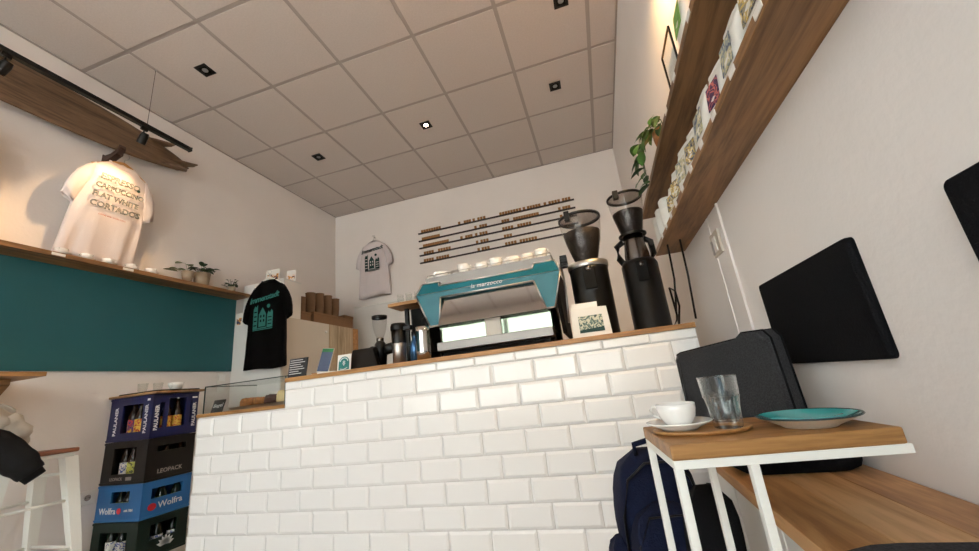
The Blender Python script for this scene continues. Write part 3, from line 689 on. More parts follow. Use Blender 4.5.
flask('bottle', 'blue metal bottle standing behind the pump flask', 2.222, 2.04, (('body', [(0, 0), (.03, 0), (.03, .11), (.016, .14), (.016, .16)], 'bluebottle'), ('cap', [(.018, .155), (.018, .185), (0, .187)], 'black')), 'bottle')
flask('steel_pitcher', 'tall polished steel pitcher next to the espresso machine', 2.343, 1.895, (('body', [(0, 0), (.037, 0), (.038, .05), (.036, .15), (.037, .178), (.035, .178), (.034, .15), (.035, .05), (0, .004)], 'steel'),), 'pitcher')
# rack with a little oak shelf and glasses behind the flasks
t = thing('shelf_rack', 'small rack with an oak shelf carrying glasses behind the flasks', 'rack', (2.11, 2.32, CT))
B('shelf', M['oakx'], t, -.17, .20, -.08, .10, .405, .427, bevel=.002)
for x in (-.10, .18): B('upright', M['black'], t, x-.012, x+.012, .04, .064, 0, .405)
B('brewer_housing', M['blackmatt'], t, -.08, .16, .066, .12, .0, .40, bevel=.006)
m = MB(); m.lathe([(.008, 0), (.008, .003), (0, .003)], n=12, cap=False); o = m.build('indicator', M['orange'], t); o.matrix_local = Matrix.Translation((.09, .066, .335)) @ FRONT
for i, x in enumerate((2.005, 2.068, 2.131, 2.192)):
    o = MB().lathe([(0, 0), (.020, 0), (.024, .066), (.0225, .066), (.019, .005), (0, .004)], n=20, cap=False).build('shot_glass', M['glass'], None, loc=(x, 2.30, CT+.427)); tag(o, ORD[3-i]+' small clear glass from the espresso machine on the oak rack shelf', 'glass', 'glasses on the rack shelf')
t = thing('black_kettle', 'black kettle squeezed between the pitcher and the espresso machine', 'kettle', (2.225, 2.21, CT))
MB().lathe([(0, 0), (.075, 0), (.078, .06), (.07, .14), (.05, .2), (.02, .215), (0, .216)], n=28, cap=False).build('body', M['black'], t)
MB().tube([(0, -.05, .2), (0, -.075, .26), (0, 0, .29), (0, .06, .24), (0, .065, .18)], .010, 8).build('handle', M['blackmatt'], t)
# napkin holder with botanical print
t = thing('napkin_holder', 'white block holder with a small botanical print standing before the grinders', 'holder', (3.215, 1.862, CT), .03)
m = MB(); m.prism([(-.088, 0), (.088, 0), (.082, .135), (-.082, .145)], lambda u, v, d: (u, d+v*.06, v), -.012, .035); m.build('block', M['paper'], t, bevel=.002)
m = MB(); m.prism([(-.082, .10), (.04, .10), (.045, .165), (-.075, .165)], lambda u, v, d: (u, d+v*.06, v), .0, .030); m.build('napkins', M['plastic_white'], t, bevel=.002)
m = MB(); m.prism([(-.055, .022), (.058, .022), (.056, .100), (-.053, .100)], lambda u, v, d: (u, d+v*.06, v), -.0132, -.0124); m.build('print', M['picture'], t)
m = MB(); m.prism([(-.055, .022), (.058, .022), (.0575, .042), (-.0545, .036)], lambda u, v, d: (u, d+v*.06, v), -.0140, -.0134); m.build('print_ground', M['inkdark'], t)
# cables by the wall
for pts, lb in (([(3.60, 2.15, CT+.004), (3.63, 2.12, CT+.05), (3.66, 2.10, 1.2), (3.668, 2.10, 1.384)], 'thin black cable running from the slim grinder up to the shelf'),
                ([(3.612, 2.02, CT+.005), (3.630, 1.99, CT+.10), (3.622, 1.96, CT+.17), (3.604, 1.975, CT+.19), (3.615, 2.02, CT+.12), (3.625, 2.06, CT+.005)], 'looped black cable beside the slim grinder'),
                ([(3.70, 2.05, .98), (3.715, 2.05, 1.2), (3.72, 2.05, 1.384)], 'thick black cable hanging from the shelf near the wall')):
    tag(MB().tube(pts, .005, 8).build('cable', M['black'], None), lb, 'cable')

# ------------------------------------------------------------------ glass cake case on the low worktop
cx0, cx1, cy0, cy1, cz1 = .935, 1.520, 1.835, 2.20, .957
t = thing('cake_case', 'low glass cake case on the lower worktop', 'display case', (0, 0, 0))
B('front_pane', M['glass'], t, cx0, cx1, cy0, cy0+.004, LT, cz1)
B('top_pane', M['glass'], t, cx0, cx1, cy0, cy1, cz1, cz1+.004)
B('side_pane', M['glass'], t, cx0, cx0+.004, cy0+.004, cy1, LT, cz1)
B('side_pane', M['glass'], t, cx1-.004, cx1, cy0+.004, cy1, LT, cz1)
m = MB()
for a, b in (((cx0, cy0, cz1+.002), (cx1, cy0, cz1+.002)), ((cx0, cy0, LT), (cx0, cy0, cz1)), ((cx1-.002, cy0, LT), (cx1-.002, cy0, cz1)), ((cx0, cy0, cz1+.002), (cx0, cy1, cz1+.002)), ((cx1, cy0, cz1+.002), (cx1, cy1, cz1+.002))): m.bar(a, b, .005)
m.build('edge_strip', mat('glass_edge', (60, 76, 74), .2), t)
t = thing('serving_tray', 'shallow metal tray of pastries inside the cake case', 'tray', (1.305, 1.935, LT))
MB().rings([[(x*k, y*k2, z) for x, y in ((-.2, -.085), (.2, -.085), (.2, .085), (-.2, .085))] for k, k2, z in ((.95, .9, 0), (1, 1, .018), (1.01, 1.02, .018), (.94, .88, .004))], True, True, False).build('dish', M['brushed'], t)
def pastry(label, m_, x, y, sx, sy, sz, sd):
    b = MB(); rnd = random.Random(sd)
    rs = []
    for k, z in ((.9, 0), (1, .3), (.98, .7), (.84, 1)):
        rs.append([(sx*k*math.copysign(abs(math.cos(a))**.6, math.cos(a))*(1+rnd.uniform(-.06, .06)), sy*k*math.copysign(abs(math.sin(a))**.6, math.sin(a))*(1+rnd.uniform(-.06, .06)), z*sz*(1+rnd.uniform(-.06, .06))) for a in [2*PI*j/18 for j in range(18)]])
    b.rings(rs); tag(b.build('pastry', m_, None, loc=(x, y, LT+.004)), label, 'pastry')
pastry('golden brown loaf slice on the tray in the cake case', M['cake'], 1.165, 1.94, .044, .05, .058, 1)
pastry('nut-brown pastry in the middle of the cake tray', M['cake'], 1.25, 1.95, .042, .05, .055, 2)
pastry('dark chocolate pastry on the cake tray', M['choc'], 1.335, 1.945, .042, .05, .062, 3)
pastry('pale square cake piece on the cake tray', M['cream'], 1.425, 1.94, .040, .045, .078, 4)
pastry('dark seeded roll at the end of the cake tray', M['choc'], 1.478, 1.99, .020, .04, .085, 5)
t = thing('chalk_sign', 'small black slate with white chalk writing in the cake case', 'sign', (.992, 1.868, LT)); t.rotation_euler = (-.35, 0, .1)
B('slate', M['slate'], t, -.038, .038, -.003, .003, 0, .075)
put_text('chalk_word', text_mesh('Bagel', .03, M['chalk'], .0006, shear=.2), FRONT, (0, -.0038, .04), t, .08)
t = thing('plastic_tub', 'white plastic tub at the back of the cake case', 'tub', (1.22, 2.10, LT))
MB().lathe([(0, 0), (.045, 0), (.05, .085), (.052, .09), (0, .092)], n=24, cap=False).build('tub_body', M['plastic_white'], t)

# ------------------------------------------------------------------ cabinet in the back corner with cartons on top
FT = 1.585
t = thing('corner_cabinet', 'cream cabinet with a wooden door in the back corner', 'cabinet', (0, 0, 0))
B('carcass', M['fridgew'], t, .004, .548, 2.80, 3.93, 0, FT, bevel=.003)
cdoor = B('cream_door', M['fridge'], t, .549, .562, 2.803, 3.42, .02, FT-.003, bevel=.002)
B('wood_door', M['palewood'], t, .549, .562, 3.425, 3.83, .02, FT-.003, bevel=.002)
B('oak_end', M['oakx'], t, .549, .562, 3.835, 3.93, .02, FT-.003, bevel=.002)
MB().lathe([(.008, 0), (.012, .015), (.010, .022), (0, .024)], n=16, cap=False).build('knob', M['porcelain'], cdoor).matrix_local = Matrix.Translation((.562, 3.36, 1.495)) @ Matrix.Rotation(PI/2, 4, 'Y')
t = thing('box_shelf', 'white open box standing on the cabinet behind the black T-shirt', 'shelf box', (0, 0, FT))
B('back_board', M['fridgew'], t, .06, .52, 2.835, 2.85, 0, .36)
B('side_board', M['plastic_white'], t, .505, .52, 2.85, 3.06, 0, .36); B('side_board', M['plastic_white'], t, .06, .075, 2.85, 3.06, 0, .36)
B('top_board', M['fridgew'], t, .06, .52, 2.835, 3.06, .36, .375)
MB().tube([(.452, 2.835, .352), (.452, 2.80, .35), (.452, 2.735, .398), (.452, 2.72, .412)], .003, 6).build('hook', M['brushed'], t)
def card(label, x, y, w_, h_, z0, m_, rz=0, tilt=-.08):
    t = thing('postcard', label, 'card', (x, y, z0), rz); t.rotation_euler = (tilt, 0, rz)
    B('sheet', M['paper'], t, -w_/2, w_/2, -.001, .001, 0, h_)
    B('picture', m_, t, -w_/2+.012, w_/2-.012, -.0018, -.0011, .012, h_*.62)
card('white postcard with a photo standing on the box above the black T-shirt', .34, 2.88, .16, .13, FT+.375, M['postcard'])
card('small pale postcard beside the larger one on the box', .545-.07, 2.97, .10, .12, FT+.375, M['postcard'], .1)
card('note with red and blue doodles under the end of the long shelf', .07, 2.794, .08, .12, FT-.02, M['postcard'], 0, 0)
def cup_stack(x, y, z, h, label):
    t = thing('cup_stack', label, 'paper cups', (x, y, z), group='stacks of kraft paper cups')
    b = MB(); prof = [(0, 0), (.040, 0)]
    n = int(h/.014)
    for i in range(n):
        zz = i*.014; f = .040+.006*min(1, zz/.09); prof += [(f, zz+.001), (f+.003, zz+.011), (f, zz+.013)]
    prof += [(.051, n*.014), (.051, n*.014+.006), (0, n*.014+.006)]
    b.lathe(prof, n=20, cap=False).build('cups', M['card2'], t)
def carton(x0, x1, y0, y1, z0, h, label):
    t = thing('cardboard_box', label, 'box', ((x0+x1)/2, (y0+y1)/2, z0))
    a, b = (x1-x0)/2, (y1-y0)/2
    B('box_body', M['card'], t, -a, a, -b, b, 0, h*.8); B('lid', M['card'], t, -a-.004, a+.004, -b-.004, b+.004, h*.8, h, bevel=.002)
carton(.28, .52, 3.24, 3.74, FT, .115, 'long flat cardboard box on the cabinet under the cup stacks')
carton(.24, .50, 3.76, 3.92, FT, .155, 'square cardboard box on the cabinet nearest the back wall')
carton(.36, .50, 3.09, 3.22, FT, .10, 'small crumpled cardboard box on the cabinet')
carton(.10, .27, 3.2, 3.55, FT, .24, 'tall cardboard box standing behind the long flat one')
for i, (x, y, z, h) in enumerate(((.43, 3.295, FT+.115, .235), (.44, 3.415, FT+.115, .245), (.44, 3.545, FT+.115, .25), (.44, 3.67, FT+.115, .235))):
    cup_stack(x, y, z, h*.92, ORD[3-i]+' stack of kraft cups from the back wall on the flat cardboard box')
cup_stack(.43, 3.155, FT+.10, .16, 'short stack of kraft paper cups on the small crumpled box')
cup_stack(.40, 3.03, FT+.375, .10, 'low stack of kraft cups on the white open box') if False else None
cup_stack(.30, 3.13, FT, .33, 'tallest kraft cup stack standing on the cabinet behind the black T-shirt')

# ------------------------------------------------------------------ letter menu on the back wall
words = [[(1.295, 1.573), (1.806, 1.839), (1.882, 1.98), (2.001, 2.029), (2.059, 2.172), (2.345, 2.623), (2.644, 2.668), (2.691, 2.86), (2.899, 2.923), (2.951, 3.092), (3.112, 3.214)],
         [(1.3, 1.55), (2.011, 2.045), (2.077, 2.179), (2.361, 2.461), (2.507, 2.823), (3.054, 3.081), (3.101, 3.196)],
         [(1.31, 1.664), (1.817, 1.85), (1.882, 1.98), (2.015, 2.04), (2.068, 2.175), (2.357, 2.499), (2.545, 2.719), (3.063, 3.083), (3.114, 3.174)],
         [(1.313, 1.453), (1.507, 1.683), (2.014, 2.044), (2.069, 2.178), (2.367, 2.47)],
         [(1.307, 1.446), (1.477, 1.653), (2.021, 2.055), (2.074, 2.18), (2.368, 2.515), (2.547, 2.76)]]
LM = MB().box(-.0148, .0148, -.003, .003, 0, .037).mesh('letter_tile', M['menutile'])
nth = ['top', 'second', 'third', 'fourth', 'lowest']
for r, (ws, z) in enumerate(zip(words, (2.752, 2.649, 2.552, 2.453, 2.354))):
    t = thing('menu_rail', nth[r]+' black rail of wooden letter tiles on the back wall', 'menu rail', (0, YB, z), group='letter rails of the menu')
    B('rail', M['railblack'], t, 1.257, 3.25, -.022, 0, -.010, .004)
    for a, b in ws:
        n = max(1, round((b-a)/.033)); p = (b-a)/n
        for i in range(n):
            o = link('letter_tile', LM, t); o.location = (a+p*(i+.5), -.012, .004)

# ------------------------------------------------------------------ right wall shelves
SX = 3.635
tag(B('wall_shelf', M['shelfwood'], None, SX, XR, -.9, 2.30, 1.385, 1.413, bevel=.002), 'oak plank shelf holding the row of coffee pouches', 'shelf')
tag(B('wall_shelf', M['shelfwood'], None, SX, XR, -.9, 2.48, 1.685, 1.713, bevel=.002), 'upper oak plank shelf carrying the trailing plant', 'shelf')
def pouch_mesh(wd, h, d):
    m = MB(); rs = []
    for f, kd, kw in ((0, .75, .96), (.04, 1, 1), (.35, 1.0, 1), (.65, .75, 1), (.82, .35, 1), (.90, .08, 1), (.905, .08, 1.0), (1, .05, .99)):
        rs.append([(wd/2*kw*math.copysign(abs(math.cos(a))**.5, math.cos(a)), d/2*kd*math.copysign(abs(math.sin(a))**.7, math.sin(a))+.003*math.sin(f*9+3*a), h*f) for a in [2*PI*j/20 for j in range(20)]])
    m.rings(rs); return m
PM = pouch_mesh(.105, .185, .06).mesh('pouch', M['pouch'])
def pouch(y, z, pic, label, s=1, tilt=.10, group='white coffee pouches', x=3.672, rz=0, cyl=False):
    t = thing('coffee_pouch', label, 'coffee bag', (x, y, z), 0, group)
    t.rotation_euler = Euler((-.06, 0, -PI/2+rz), 'XYZ'); t.scale = (s, s, s)
    bag = link('bag', PM, t)
    LBL = MB().box(-.038, .038, -.001, .0006, 0, .082).mesh('label', M[pic])
    o = link('label', LBL, bag); o.location = (0, -.032, .04); o.rotation_euler = (-.05, 0, 0)
    LB2 = MB().box(-.05, .05, -.0004, .0004, 0, .006).mesh('seal', M['paper']); o = link('seal', LB2, bag); o.location = (0, -.004, .172)
Z1 = 1.413; Z2 = 1.713
for y, pic, lb in ((.62, 'pic3', 'white coffee pouch with a grey-blue label, furthest along the shelf from the grinders'), (.765, 'pic1', 'white coffee pouch with an ochre sketched label'), (.915, 'pic3', 'white coffee pouch with a pale label next to the plum one'),
                   (1.055, 'pic2', 'white coffee pouch with a plum-purple label'), (1.21, 'pic3', 'white coffee pouch with a bluish label next to the plum one'), (1.36, 'pic1', 'plain-topped white coffee pouch in mid shelf with a sandy label'),
                   (1.51, 'pic3', 'white coffee pouch with a grey label in front of the sandy one'), (1.655, 'pic1', 'white coffee pouch with a yellowish label near the grinder end'), (1.79, 'pic1', 'white coffee pouch with a yellow-grey label near the grinder end')):
    pouch(y, Z1, pic, lb, random.uniform(.86, 1.03), rz=random.uniform(.0, .4), x=3.682)
for y, lb in ((1.93, 'rolled white paper pouch second from the end of the shelf'), (2.06, 'rolled white paper pouch third from the plain end tin'), (2.18, 'rolled white paper pouch at the very end of the shelf')):
    t = thing('paper_roll', lb, 'paper roll', (3.675, y, Z1)); MB().lathe([(0, 0), (.036, 0), (.038, .004), (.038, .145), (.030, .155), (0, .157)], n=24, cap=False).build('roll', M['pouch'], t)
    MB().lathe([(.0385, .02), (.0385, .10)], n=24, cap=False).build('band', M['paper'], t)
for i, y in enumerate((.70, .86, 1.02, 1.16, 1.31, 1.46, 1.60, 1.73, 1.86, 2.0)):
    tag(B('price_label', M['label'], None, SX-.002, SX-.0002, y-.018, y+.018, 1.392, 1.408), ORD[9-i]+' small white price label from the grinder end of the coffee-pouch shelf', 'label', 'price labels on the coffee-pouch shelf')
for i, y in enumerate((.98, 1.22, 1.40)): tag(B('price_label', M['label'], None, SX-.002, SX-.0002, y-.018, y+.018, 1.692, 1.708), ORD[2-i]+' small white price label from the trailing plant on the upper shelf', 'label', 'price labels on the upper shelf')
pouch(1.085, Z2, 'pic4', 'white coffee pouch with a large green label on the upper shelf', 1, x=3.668)
pouch(.93, Z2, 'pic4', 'white pouch behind the green-labelled one on the upper shelf', 1, x=3.668)
t = thing('photo_frame', 'thin black metal frame standing on the upper shelf', 'frame', (3.66, 1.29, Z2)); t.rotation_euler = (0, .0, -PI/2)
m = MB()
for a, b in (((-.075, 0, .002), (.075, 0, .002)), ((-.075, 0, .19), (.075, 0, .19)), ((-.075, 0, 0), (-.075, 0, .19)), ((.075, 0, 0), (.075, 0, .19))): m.bar(a, b, .006)
m.build('frame', M['black'], t); B('sheet', M['paper'], t, -.06, .06, .002, .004, .02, .12); B('glass', M['glass'], t, -.072, .072, -.001, .001, .005, .187)
# trailing plant
t = thing('trailing_plant', 'trailing green plant in a wicker pot hanging over the upper shelf', 'plant', (3.70, 1.72, Z2))
MB().lathe([(0, 0), (.045, 0), (.056, .06), (.058, .10), (.053, .10), (.050, .085), (0, .085)], n=28, cap=False).build('pot', M['terracotta'], t)
MB().lathe([(0, .087), (.051, .087)], n=20, cap=False).build('soil', M['soil'], t)
rnd = random.Random(11); lm = leaf_mesh(.075, .028, M['leaf'], .3); lm2 = leaf_mesh(.085, .022, M['leaf2'], .4)
vines = [[(-.02, .0, .09), (-.06, .02, .13), (-.10, .04, .09), (-.112, .05, .02), (-.112, .06, -.045), (-.115, .065, -.10)],
         [(0, .02, .09), (-.03, .06, .14), (-.08, .09, .10), (-.105, .10, .03), (-.11, .11, -.05)],
         [(0, -.02, .09), (-.06, -.03, .12), (-.105, -.04, .06), (-.11, -.03, .0)],
         [(0, .0, .09), (-.02, .01, .15), (-.05, .04, .16)], [(0, 0, .09), (.0, .05, .14), (-.03, .09, .15)], [(0, 0, .09), (-.02, -.05, .13), (-.05, -.08, .13)]]
m = MB()
for vi in vines: m.tube(vi, .002, 5)
m.build('vine', M['leaf2'], t)
for vi in vines:
    for k, p in enumerate(vi[1:]):
        for q in range(2):
            put_leaf(lm if (k+q) % 2 else lm2, (p[0]+rnd.uniform(-.015, .01), p[1]+rnd.uniform(-.02, .02), p[2]+rnd.uniform(-.01, .01)), rnd.uniform(.2, 2.9), rnd.uniform(-1.0, .1), t, rnd.uniform(.65, 1.05))
# warm strip lamp lying on the upper shelf against the wall
t = thing('strip_lamp', 'warm strip lamp on the upper shelf throwing light up the wall', 'lamp', (3.765, 0, Z2))
B('housing', M['plastic_white'], t, -.012, .012, .3, 1.95, 0, .010); B('diffuser', M['stripled'], t, -.009, .009, .31, 1.94, .010, .014)
t = thing('wall_lamp', 'warm wall lamp above the upper shelf washing the wall with light', 'lamp', (XR, 1.30, 2.62))
B('wall_mount', M['black'], t, -.012, 0, -.03, .03, -.03, .03, bevel=.002); MB().tube([(-.012, 0, 0), (-.06, 0, 0)], .006, 8).build('arm', M['black'], t)
MB().lathe([(.032, -.05), (.032, .05)], (-.065, 0, 0), 20, cap=False).build('shade', M['black'], t); MB().lathe([(.0, -.03), (.022, -.03), (.022, -.02), (0, -.02)], (-.065, 0, 0), 16, cap=False).build('bulb', M['warmled'], t)
L = D.lights.new('wall_lamp_light', 'SPOT'); L.energy = 55; L.color = (1, .64, .28); L.spot_size = 2.0; L.spot_blend = .8; L.shadow_soft_size = .03
lo = link('wall_lamp_light', L, t); lo.location = (-.065, 0, -.052); lo.rotation_euler = (.75, 0, 0)
# blank cover plate and cable trunking
t = thing('cover_plate', 'square beige cover plate on the wall under the pouch shelf', 'wall plate', (XR, 1.755, 1.25))
B('plate', M['fridge'], t, -.010, 0, -.055, .055, -.05, .05, bevel=.002); B('inset', M['plastic_white'], t, -.014, -.010, -.02, .02, -.035, .03, bevel=.002); B('clip', M['brushed'], t, -.016, -.010, .032, .042, -.04, .02)
tag(B('cable_trunking', M['wall'], None, XR-.009, XR, 1.632, 1.646, .0, 1.384, bevel=.002), 'vertical cable trunking on the wall beside the cover plate', 'trunking')
tag(B('cable_trunking', M['wall'], None, XR-.005, XR, 1.80, 1.81, .0, 1.384, bevel=.002), 'thin wall-coloured trunking behind the cover plate', 'trunking')

# ------------------------------------------------------------------ bench, cushions, bag
BZ = .505
t = thing('bench', 'oak plank wall bench with white panels under the seat', 'bench', (0, 0, 0))
for (a, b), mm in zip(((3.488, 3.588), (3.589, 3.689), (3.690, 3.785)), ('bench', 'bench2', 'bench3')): B('plank', M[mm], t, a, b, -1.2, 1.66, BZ-.028, BZ, bevel=.0012)
for k in range(9): B('front_panel', M['plastic_white'], t, 3.525, 3.545, -1.18+.315*k, -1.18+.315*k+.308, .0, BZ-.028, bevel=.003)
B('frame', M['grid'], t, 3.545, 3.78, -1.18, 1.64, .0, BZ-.03)
def cushion(name, label, x0, x1, y0, y1, z0, h, m_, r=.02, cat='cushion'):
    b = MB(); n = 7; a, c = (x1-x0)/2, (y1-y0)/2; rs = []
    for i in range(9):
        f = i/8; k = math.sin(PI*f)**.35 if 0 < f < 1 else .0; ins = r*(1-k)
        rs.append([((a-ins)*math.copysign(abs(math.cos(q))**.25, math.cos(q)), (c-ins)*math.copysign(abs(math.sin(q))**.25, math.sin(q)), h*f) for q in [2*PI*(j+.5)/32 for j in range(32)]])
    b.rings(rs); t = thing(name, label, cat, ((x0+x1)/2, (y0+y1)/2, z0))
    b.build('cover', m_, t)
    MB().tube([((a-.002)*math.copysign(abs(math.cos(q))**.25, math.cos(q)), (c-.002)*math.copysign(abs(math.sin(q))**.25, math.sin(q)), h*.5) for q in [2*PI*j/48 for j in range(49)]], .0022, 5, cap=False).build('seam', m_, t)
    return t
cushion('seat_cushion', 'dark seat cushion lying on the bench under the grey bag', 3.50, 3.775, 1.13, 1.60, BZ, .08, M['blackfab'])
cushion('seat_cushion', 'grey woven seat cushion at the near end of the bench', 3.41, 3.785, -.35, .585, BZ, .070, M['charcoal'])
def wall_pad(y0, y1, label):
    t = thing('wall_pad', label, 'backrest', (XR, (y0+y1)/2, .872)); h = (y1-y0)/2
    pts = []
    for cx, cz, a0 in ((h-.012, .128-.012, 0), (-h+.012, .128-.012, PI/2), (-h+.012, -.128+.012, PI), (h-.012, -.128+.012, 1.5*PI)):
        pts += [(cx+.012*math.cos(a0+PI/2*j/5), cz+.012*math.sin(a0+PI/2*j/5)) for j in range(6)]
    MB().rings([[(dx, u*k, v*k) for u, v in pts] for dx, k in ((0, 1), (-.010, 1), (-.015, .99), (-.017, .97))], True, True, True).build('cover', M['blackfab'], t)
wall_pad(.955, 1.455, 'black padded backrest panel on the wall above the turquoise plate')
wall_pad(.205, .705, 'black padded backrest panel on the wall above the grey woven seat cushion')
# grey bag standing on the dark cushion
t = thing('laptop_bag', 'charcoal fabric bag leaning on the bench behind the drinking glass', 'bag', (3.60, 1.40, BZ+.084))
t.rotation_euler = (0, 0, math.atan2(-.40, .18))
poly = [(x, y*.91) for x, y in [(-.215, .0), (.215, .0), (.222, .03), (.214, .255), (.195, .280), (.12, .283), (.095, .268), (-.18, .252), (-.205, .245), (-.215, .225)]]
m = MB()
def inset(p, k): return [(x*k, .14+(y-.14)*k) for x, y in p]
m.rings([[(u, d, v) for u, v in inset(poly, k)] for d, k in ((-.026, .93), (-.023, .975), (-.014, 1), (.014, 1), (.023, .975), (.026, .93))], True, True, True)
m.build('cover', M['charcoal'], t)
for d in (-.016, .016): MB().tube([(u*1.004, d, .14+(v-.14)*1.004) for u, v in poly+poly[:1]], .0028, 6, cap=False).build('seam', M['blackfab'], t)
MB().tube([(-.19, -.0255, .03), (-.19, -.0265, .12), (-.185, -.0255, .20)], .002, 5).build('zip', M['black'], t)

# ------------------------------------------------------------------ side table
TZ = .655
tb = thing('side_table', 'small oak-topped side table with white metal frame', 'side table', (3.317, .731, 0), .085)
TW, TD = .331, .245
B('top', M['oakx'], tb, 0, TW, 0, TD, TZ-.024, TZ, bevel=.003)
zf = TZ-.024
q_ = .0135
for y in (.002, TD-q_-.002): B('top_rail', M['whitepaint'], tb, .001, TW+.006, y, y+q_, zf-q_, zf, bevel=.001)
for x in (.001, TW-.008): B('side_rail', M['whitepaint'], tb, x, x+q_, .002+q_, TD-q_-.002, zf-q_, zf, bevel=.001)
for x in (.001, .112):
    for y in (.002, TD-q_-.002): B('leg', M['whitepaint'], tb, x, x+q_, y, y+q_, q_, zf-q_, bevel=.001)
for y in (.002, TD-q_-.002): B('foot_rail', M['whitepaint'], tb, .001, .112+q_, y, y+q_, .0, q_, bevel=.001)
for x in (.001, .112): B('foot_rail', M['whitepaint'], tb, x, x+q_, .002+q_, TD-q_-.002, .0, q_, bevel=.001)
# oval board, cup, glass, plate
o = MB().lathe([(0, 0), (.082, 0), (.090, .004), (.090, .0075), (.087, .0075), (.080, .005), (0, .005)], n=48, cap=False, sx=1.0, sy=.66).build('serving_board', M['oakx'], None, loc=(3.390, .848, TZ)); o.rotation_euler = (0, 0, -.12); o.scale = (.93, .93, 1)
tag(o, 'oval wooden serving board under the white cup and the tumbler', 'board')
t = thing('coffee_cup', 'white coffee cup on the oval wooden board', 'cup', (3.357, .862, TZ+.0125), 2.75)
t.scale = (.95, .95, .95)
MB().lathe([(0, .004), (.020, .0), (.022, .0), (.027, .006), (.034, .018), (.037, .032), (.0375, .042), (.0355, .0425), (.035, .032), (.031, .017), (.02, .008), (0, .007)], n=40, cap=False).build('bowl', M['porcelain'], t)
MB().tube([(.033, 0, .036), (.047, 0, .037), (.051, 0, .030), (.046, 0, .020), (.032, 0, .014)], .003, 8).build('handle', M['porcelain'], t)
t = thing('saucer', 'white saucer under the coffee cup on the oval board', 'saucer', (3.357, .862, TZ+.005))
t.scale = (1.06, 1.06, 1)
MB().lathe([(0, 0), (.030, 0), (.034, .004), (.054, .013), (.056, .0155), (.054, .016), (.036, .009), (.028, .0075), (0, .0075)], n=44, cap=False).build('dish', M['porcelain'], t)
t = thing('tumbler', 'faceted clear glass tumbler on the oval wooden board', 'glass', (3.437, .845, TZ+.005))
t.scale = (.97, .97, .97)
N = 40; rs = []
outer = [(.0235, 0), (.0255, .003), (.028, .035, 1), (.030, .048, 1), (.0315, .056), (.0325, .066), (.034, .092), (.0335, .0932)]
for q in outer:
    fl = len(q) == 3 or q[1] == .003
    rs.append([((q[0]*(1-.075*(1 if (j//2) % 2 else 0)*(1 if fl else 0)))*math.cos(2*PI*j/N), (q[0]*(1-.075*(1 if (j//2) % 2 else 0)*(1 if fl else 0)))*math.sin(2*PI*j/N), q[1]) for j in range(N)])
for r, z in ((.0322, .092), (.0305, .064), (.0285, .05), (.0245, .02), (.021, .011), (.012, .0095), (.001, .009)):
    rs.append([(r*math.cos(2*PI*j/N), r*math.sin(2*PI*j/N), z) for j in range(N)])
gb = MB().rings(rs, smooth=False).build('glass_body', M['solidglass'], t)
MB().tube([(.0337*math.cos(2*PI*j/32), .0337*math.sin(2*PI*j/32), .0926) for j in range(33)], .0011, 6, cap=False).build('rim', M['solidglass'], gb)
MB().tube([(.0318*math.cos(2*PI*j/32), .0318*math.sin(2*PI*j/32), .057) for j in range(33)], .0010, 6, cap=False).build('shoulder_ring', M['solidglass'], gb)
t = thing('plate', 'turquoise glazed plate with a dark rim on the side table', 'plate', (3.556, .826, TZ))
t.scale = (1.06, 1.06, 1.0)
MB().lathe([(0, 0), (.036, 0), (.040, .003), (.060, .013), (.070, .0175)], n=56, cap=False).build('underside', M['creamglaze'], t)
MB().lathe([(.070, .0175), (.0715, .019), (.0705, .0205), (.067, .0198)], n=56, cap=False).build('rim', M['rimdark'], t)
MB().lathe([(.067, .0198), (.058, .0155), (.040, .0075), (0, .0055)], n=56, cap=False).build('glaze', M['turq'], t)
t = thing('fork', 'small fork lying in the turquoise plate', 'fork', (3.556, .826, TZ))
t.scale = (1.06, 1.06, 1.0)
m = MB(); m.tube([(-.055, -.02, .0185), (.0, -.012, .0115), (.035, -.004, .0105), (.05, .0, .012)], [.0022, .0022, .003, .0045], 6); m.build('shaft', M['turq'], t)

# ------------------------------------------------------------------ navy backpack on the floor between bench and counter
t = thing('backpack', 'navy fabric backpack standing between the side table and the counter', 'backpack', (3.315, 1.37, 0), .2)
def softbox(w_, d_, h_, top=.75, n=28, lean=0, seed=0):
    b = MB(); rs = []; rnd = random.Random(seed)
    for i in range(15):
        f = i/14
        k = (1-.12*(1-f)**3) if f < .6 else max(.05, (1-((f-.6)/.4)**2.6))**.5*(1-.0)
        kw = k if f < .6 else 1-(1-k)*.62; kd = k
        kw = max(.04, kw) if f < 1 else .30; kd = max(.04, kd) if f < 1 else .2
        rs.append([(w_/2*kw*math.copysign(abs(math.cos(a))**.55, math.cos(a))+.004*math.sin(9*f+4*a), d_/2*kd*math.copysign(abs(math.sin(a))**.55, math.sin(a))+.005*math.sin(13*f+3*a+seed)+lean*f, h_*f) for a in [2*PI*j/n for j in range(n)]])
    return b.rings(rs)
softbox(.24, .16, .545, seed=1).build('main_body', M['navy'], t)
o = softbox(.20, .09, .40, seed=2).build('front_pocket', M['navy'], t); o.location = (-.01, -.095, .02)
o = softbox(.07, .13, .30, seed=3).build('side_pocket', M['navy'], t); o.location = (-.125, -.01, .02)
m = MB(); m.tube([(-.04, -.03, .535), (-.045, -.05, .565), (0, -.055, .575), (.045, -.05, .565), (.04, -.03, .535)], .008, 8); m.build('grab_handle', M['navy'], t)
pz = [(-.118, -.055, .02), (-.119, -.06, .20), (-.112, -.062, .38), (-.085, -.066, .475), (-.03, -.070, .515), (.04, -.070, .515), (.09, -.066, .47), (.113, -.062, .38), (.119, -.06, .2)]
MB().tube(pz, .004, 6).build('zip', M['black'], t)
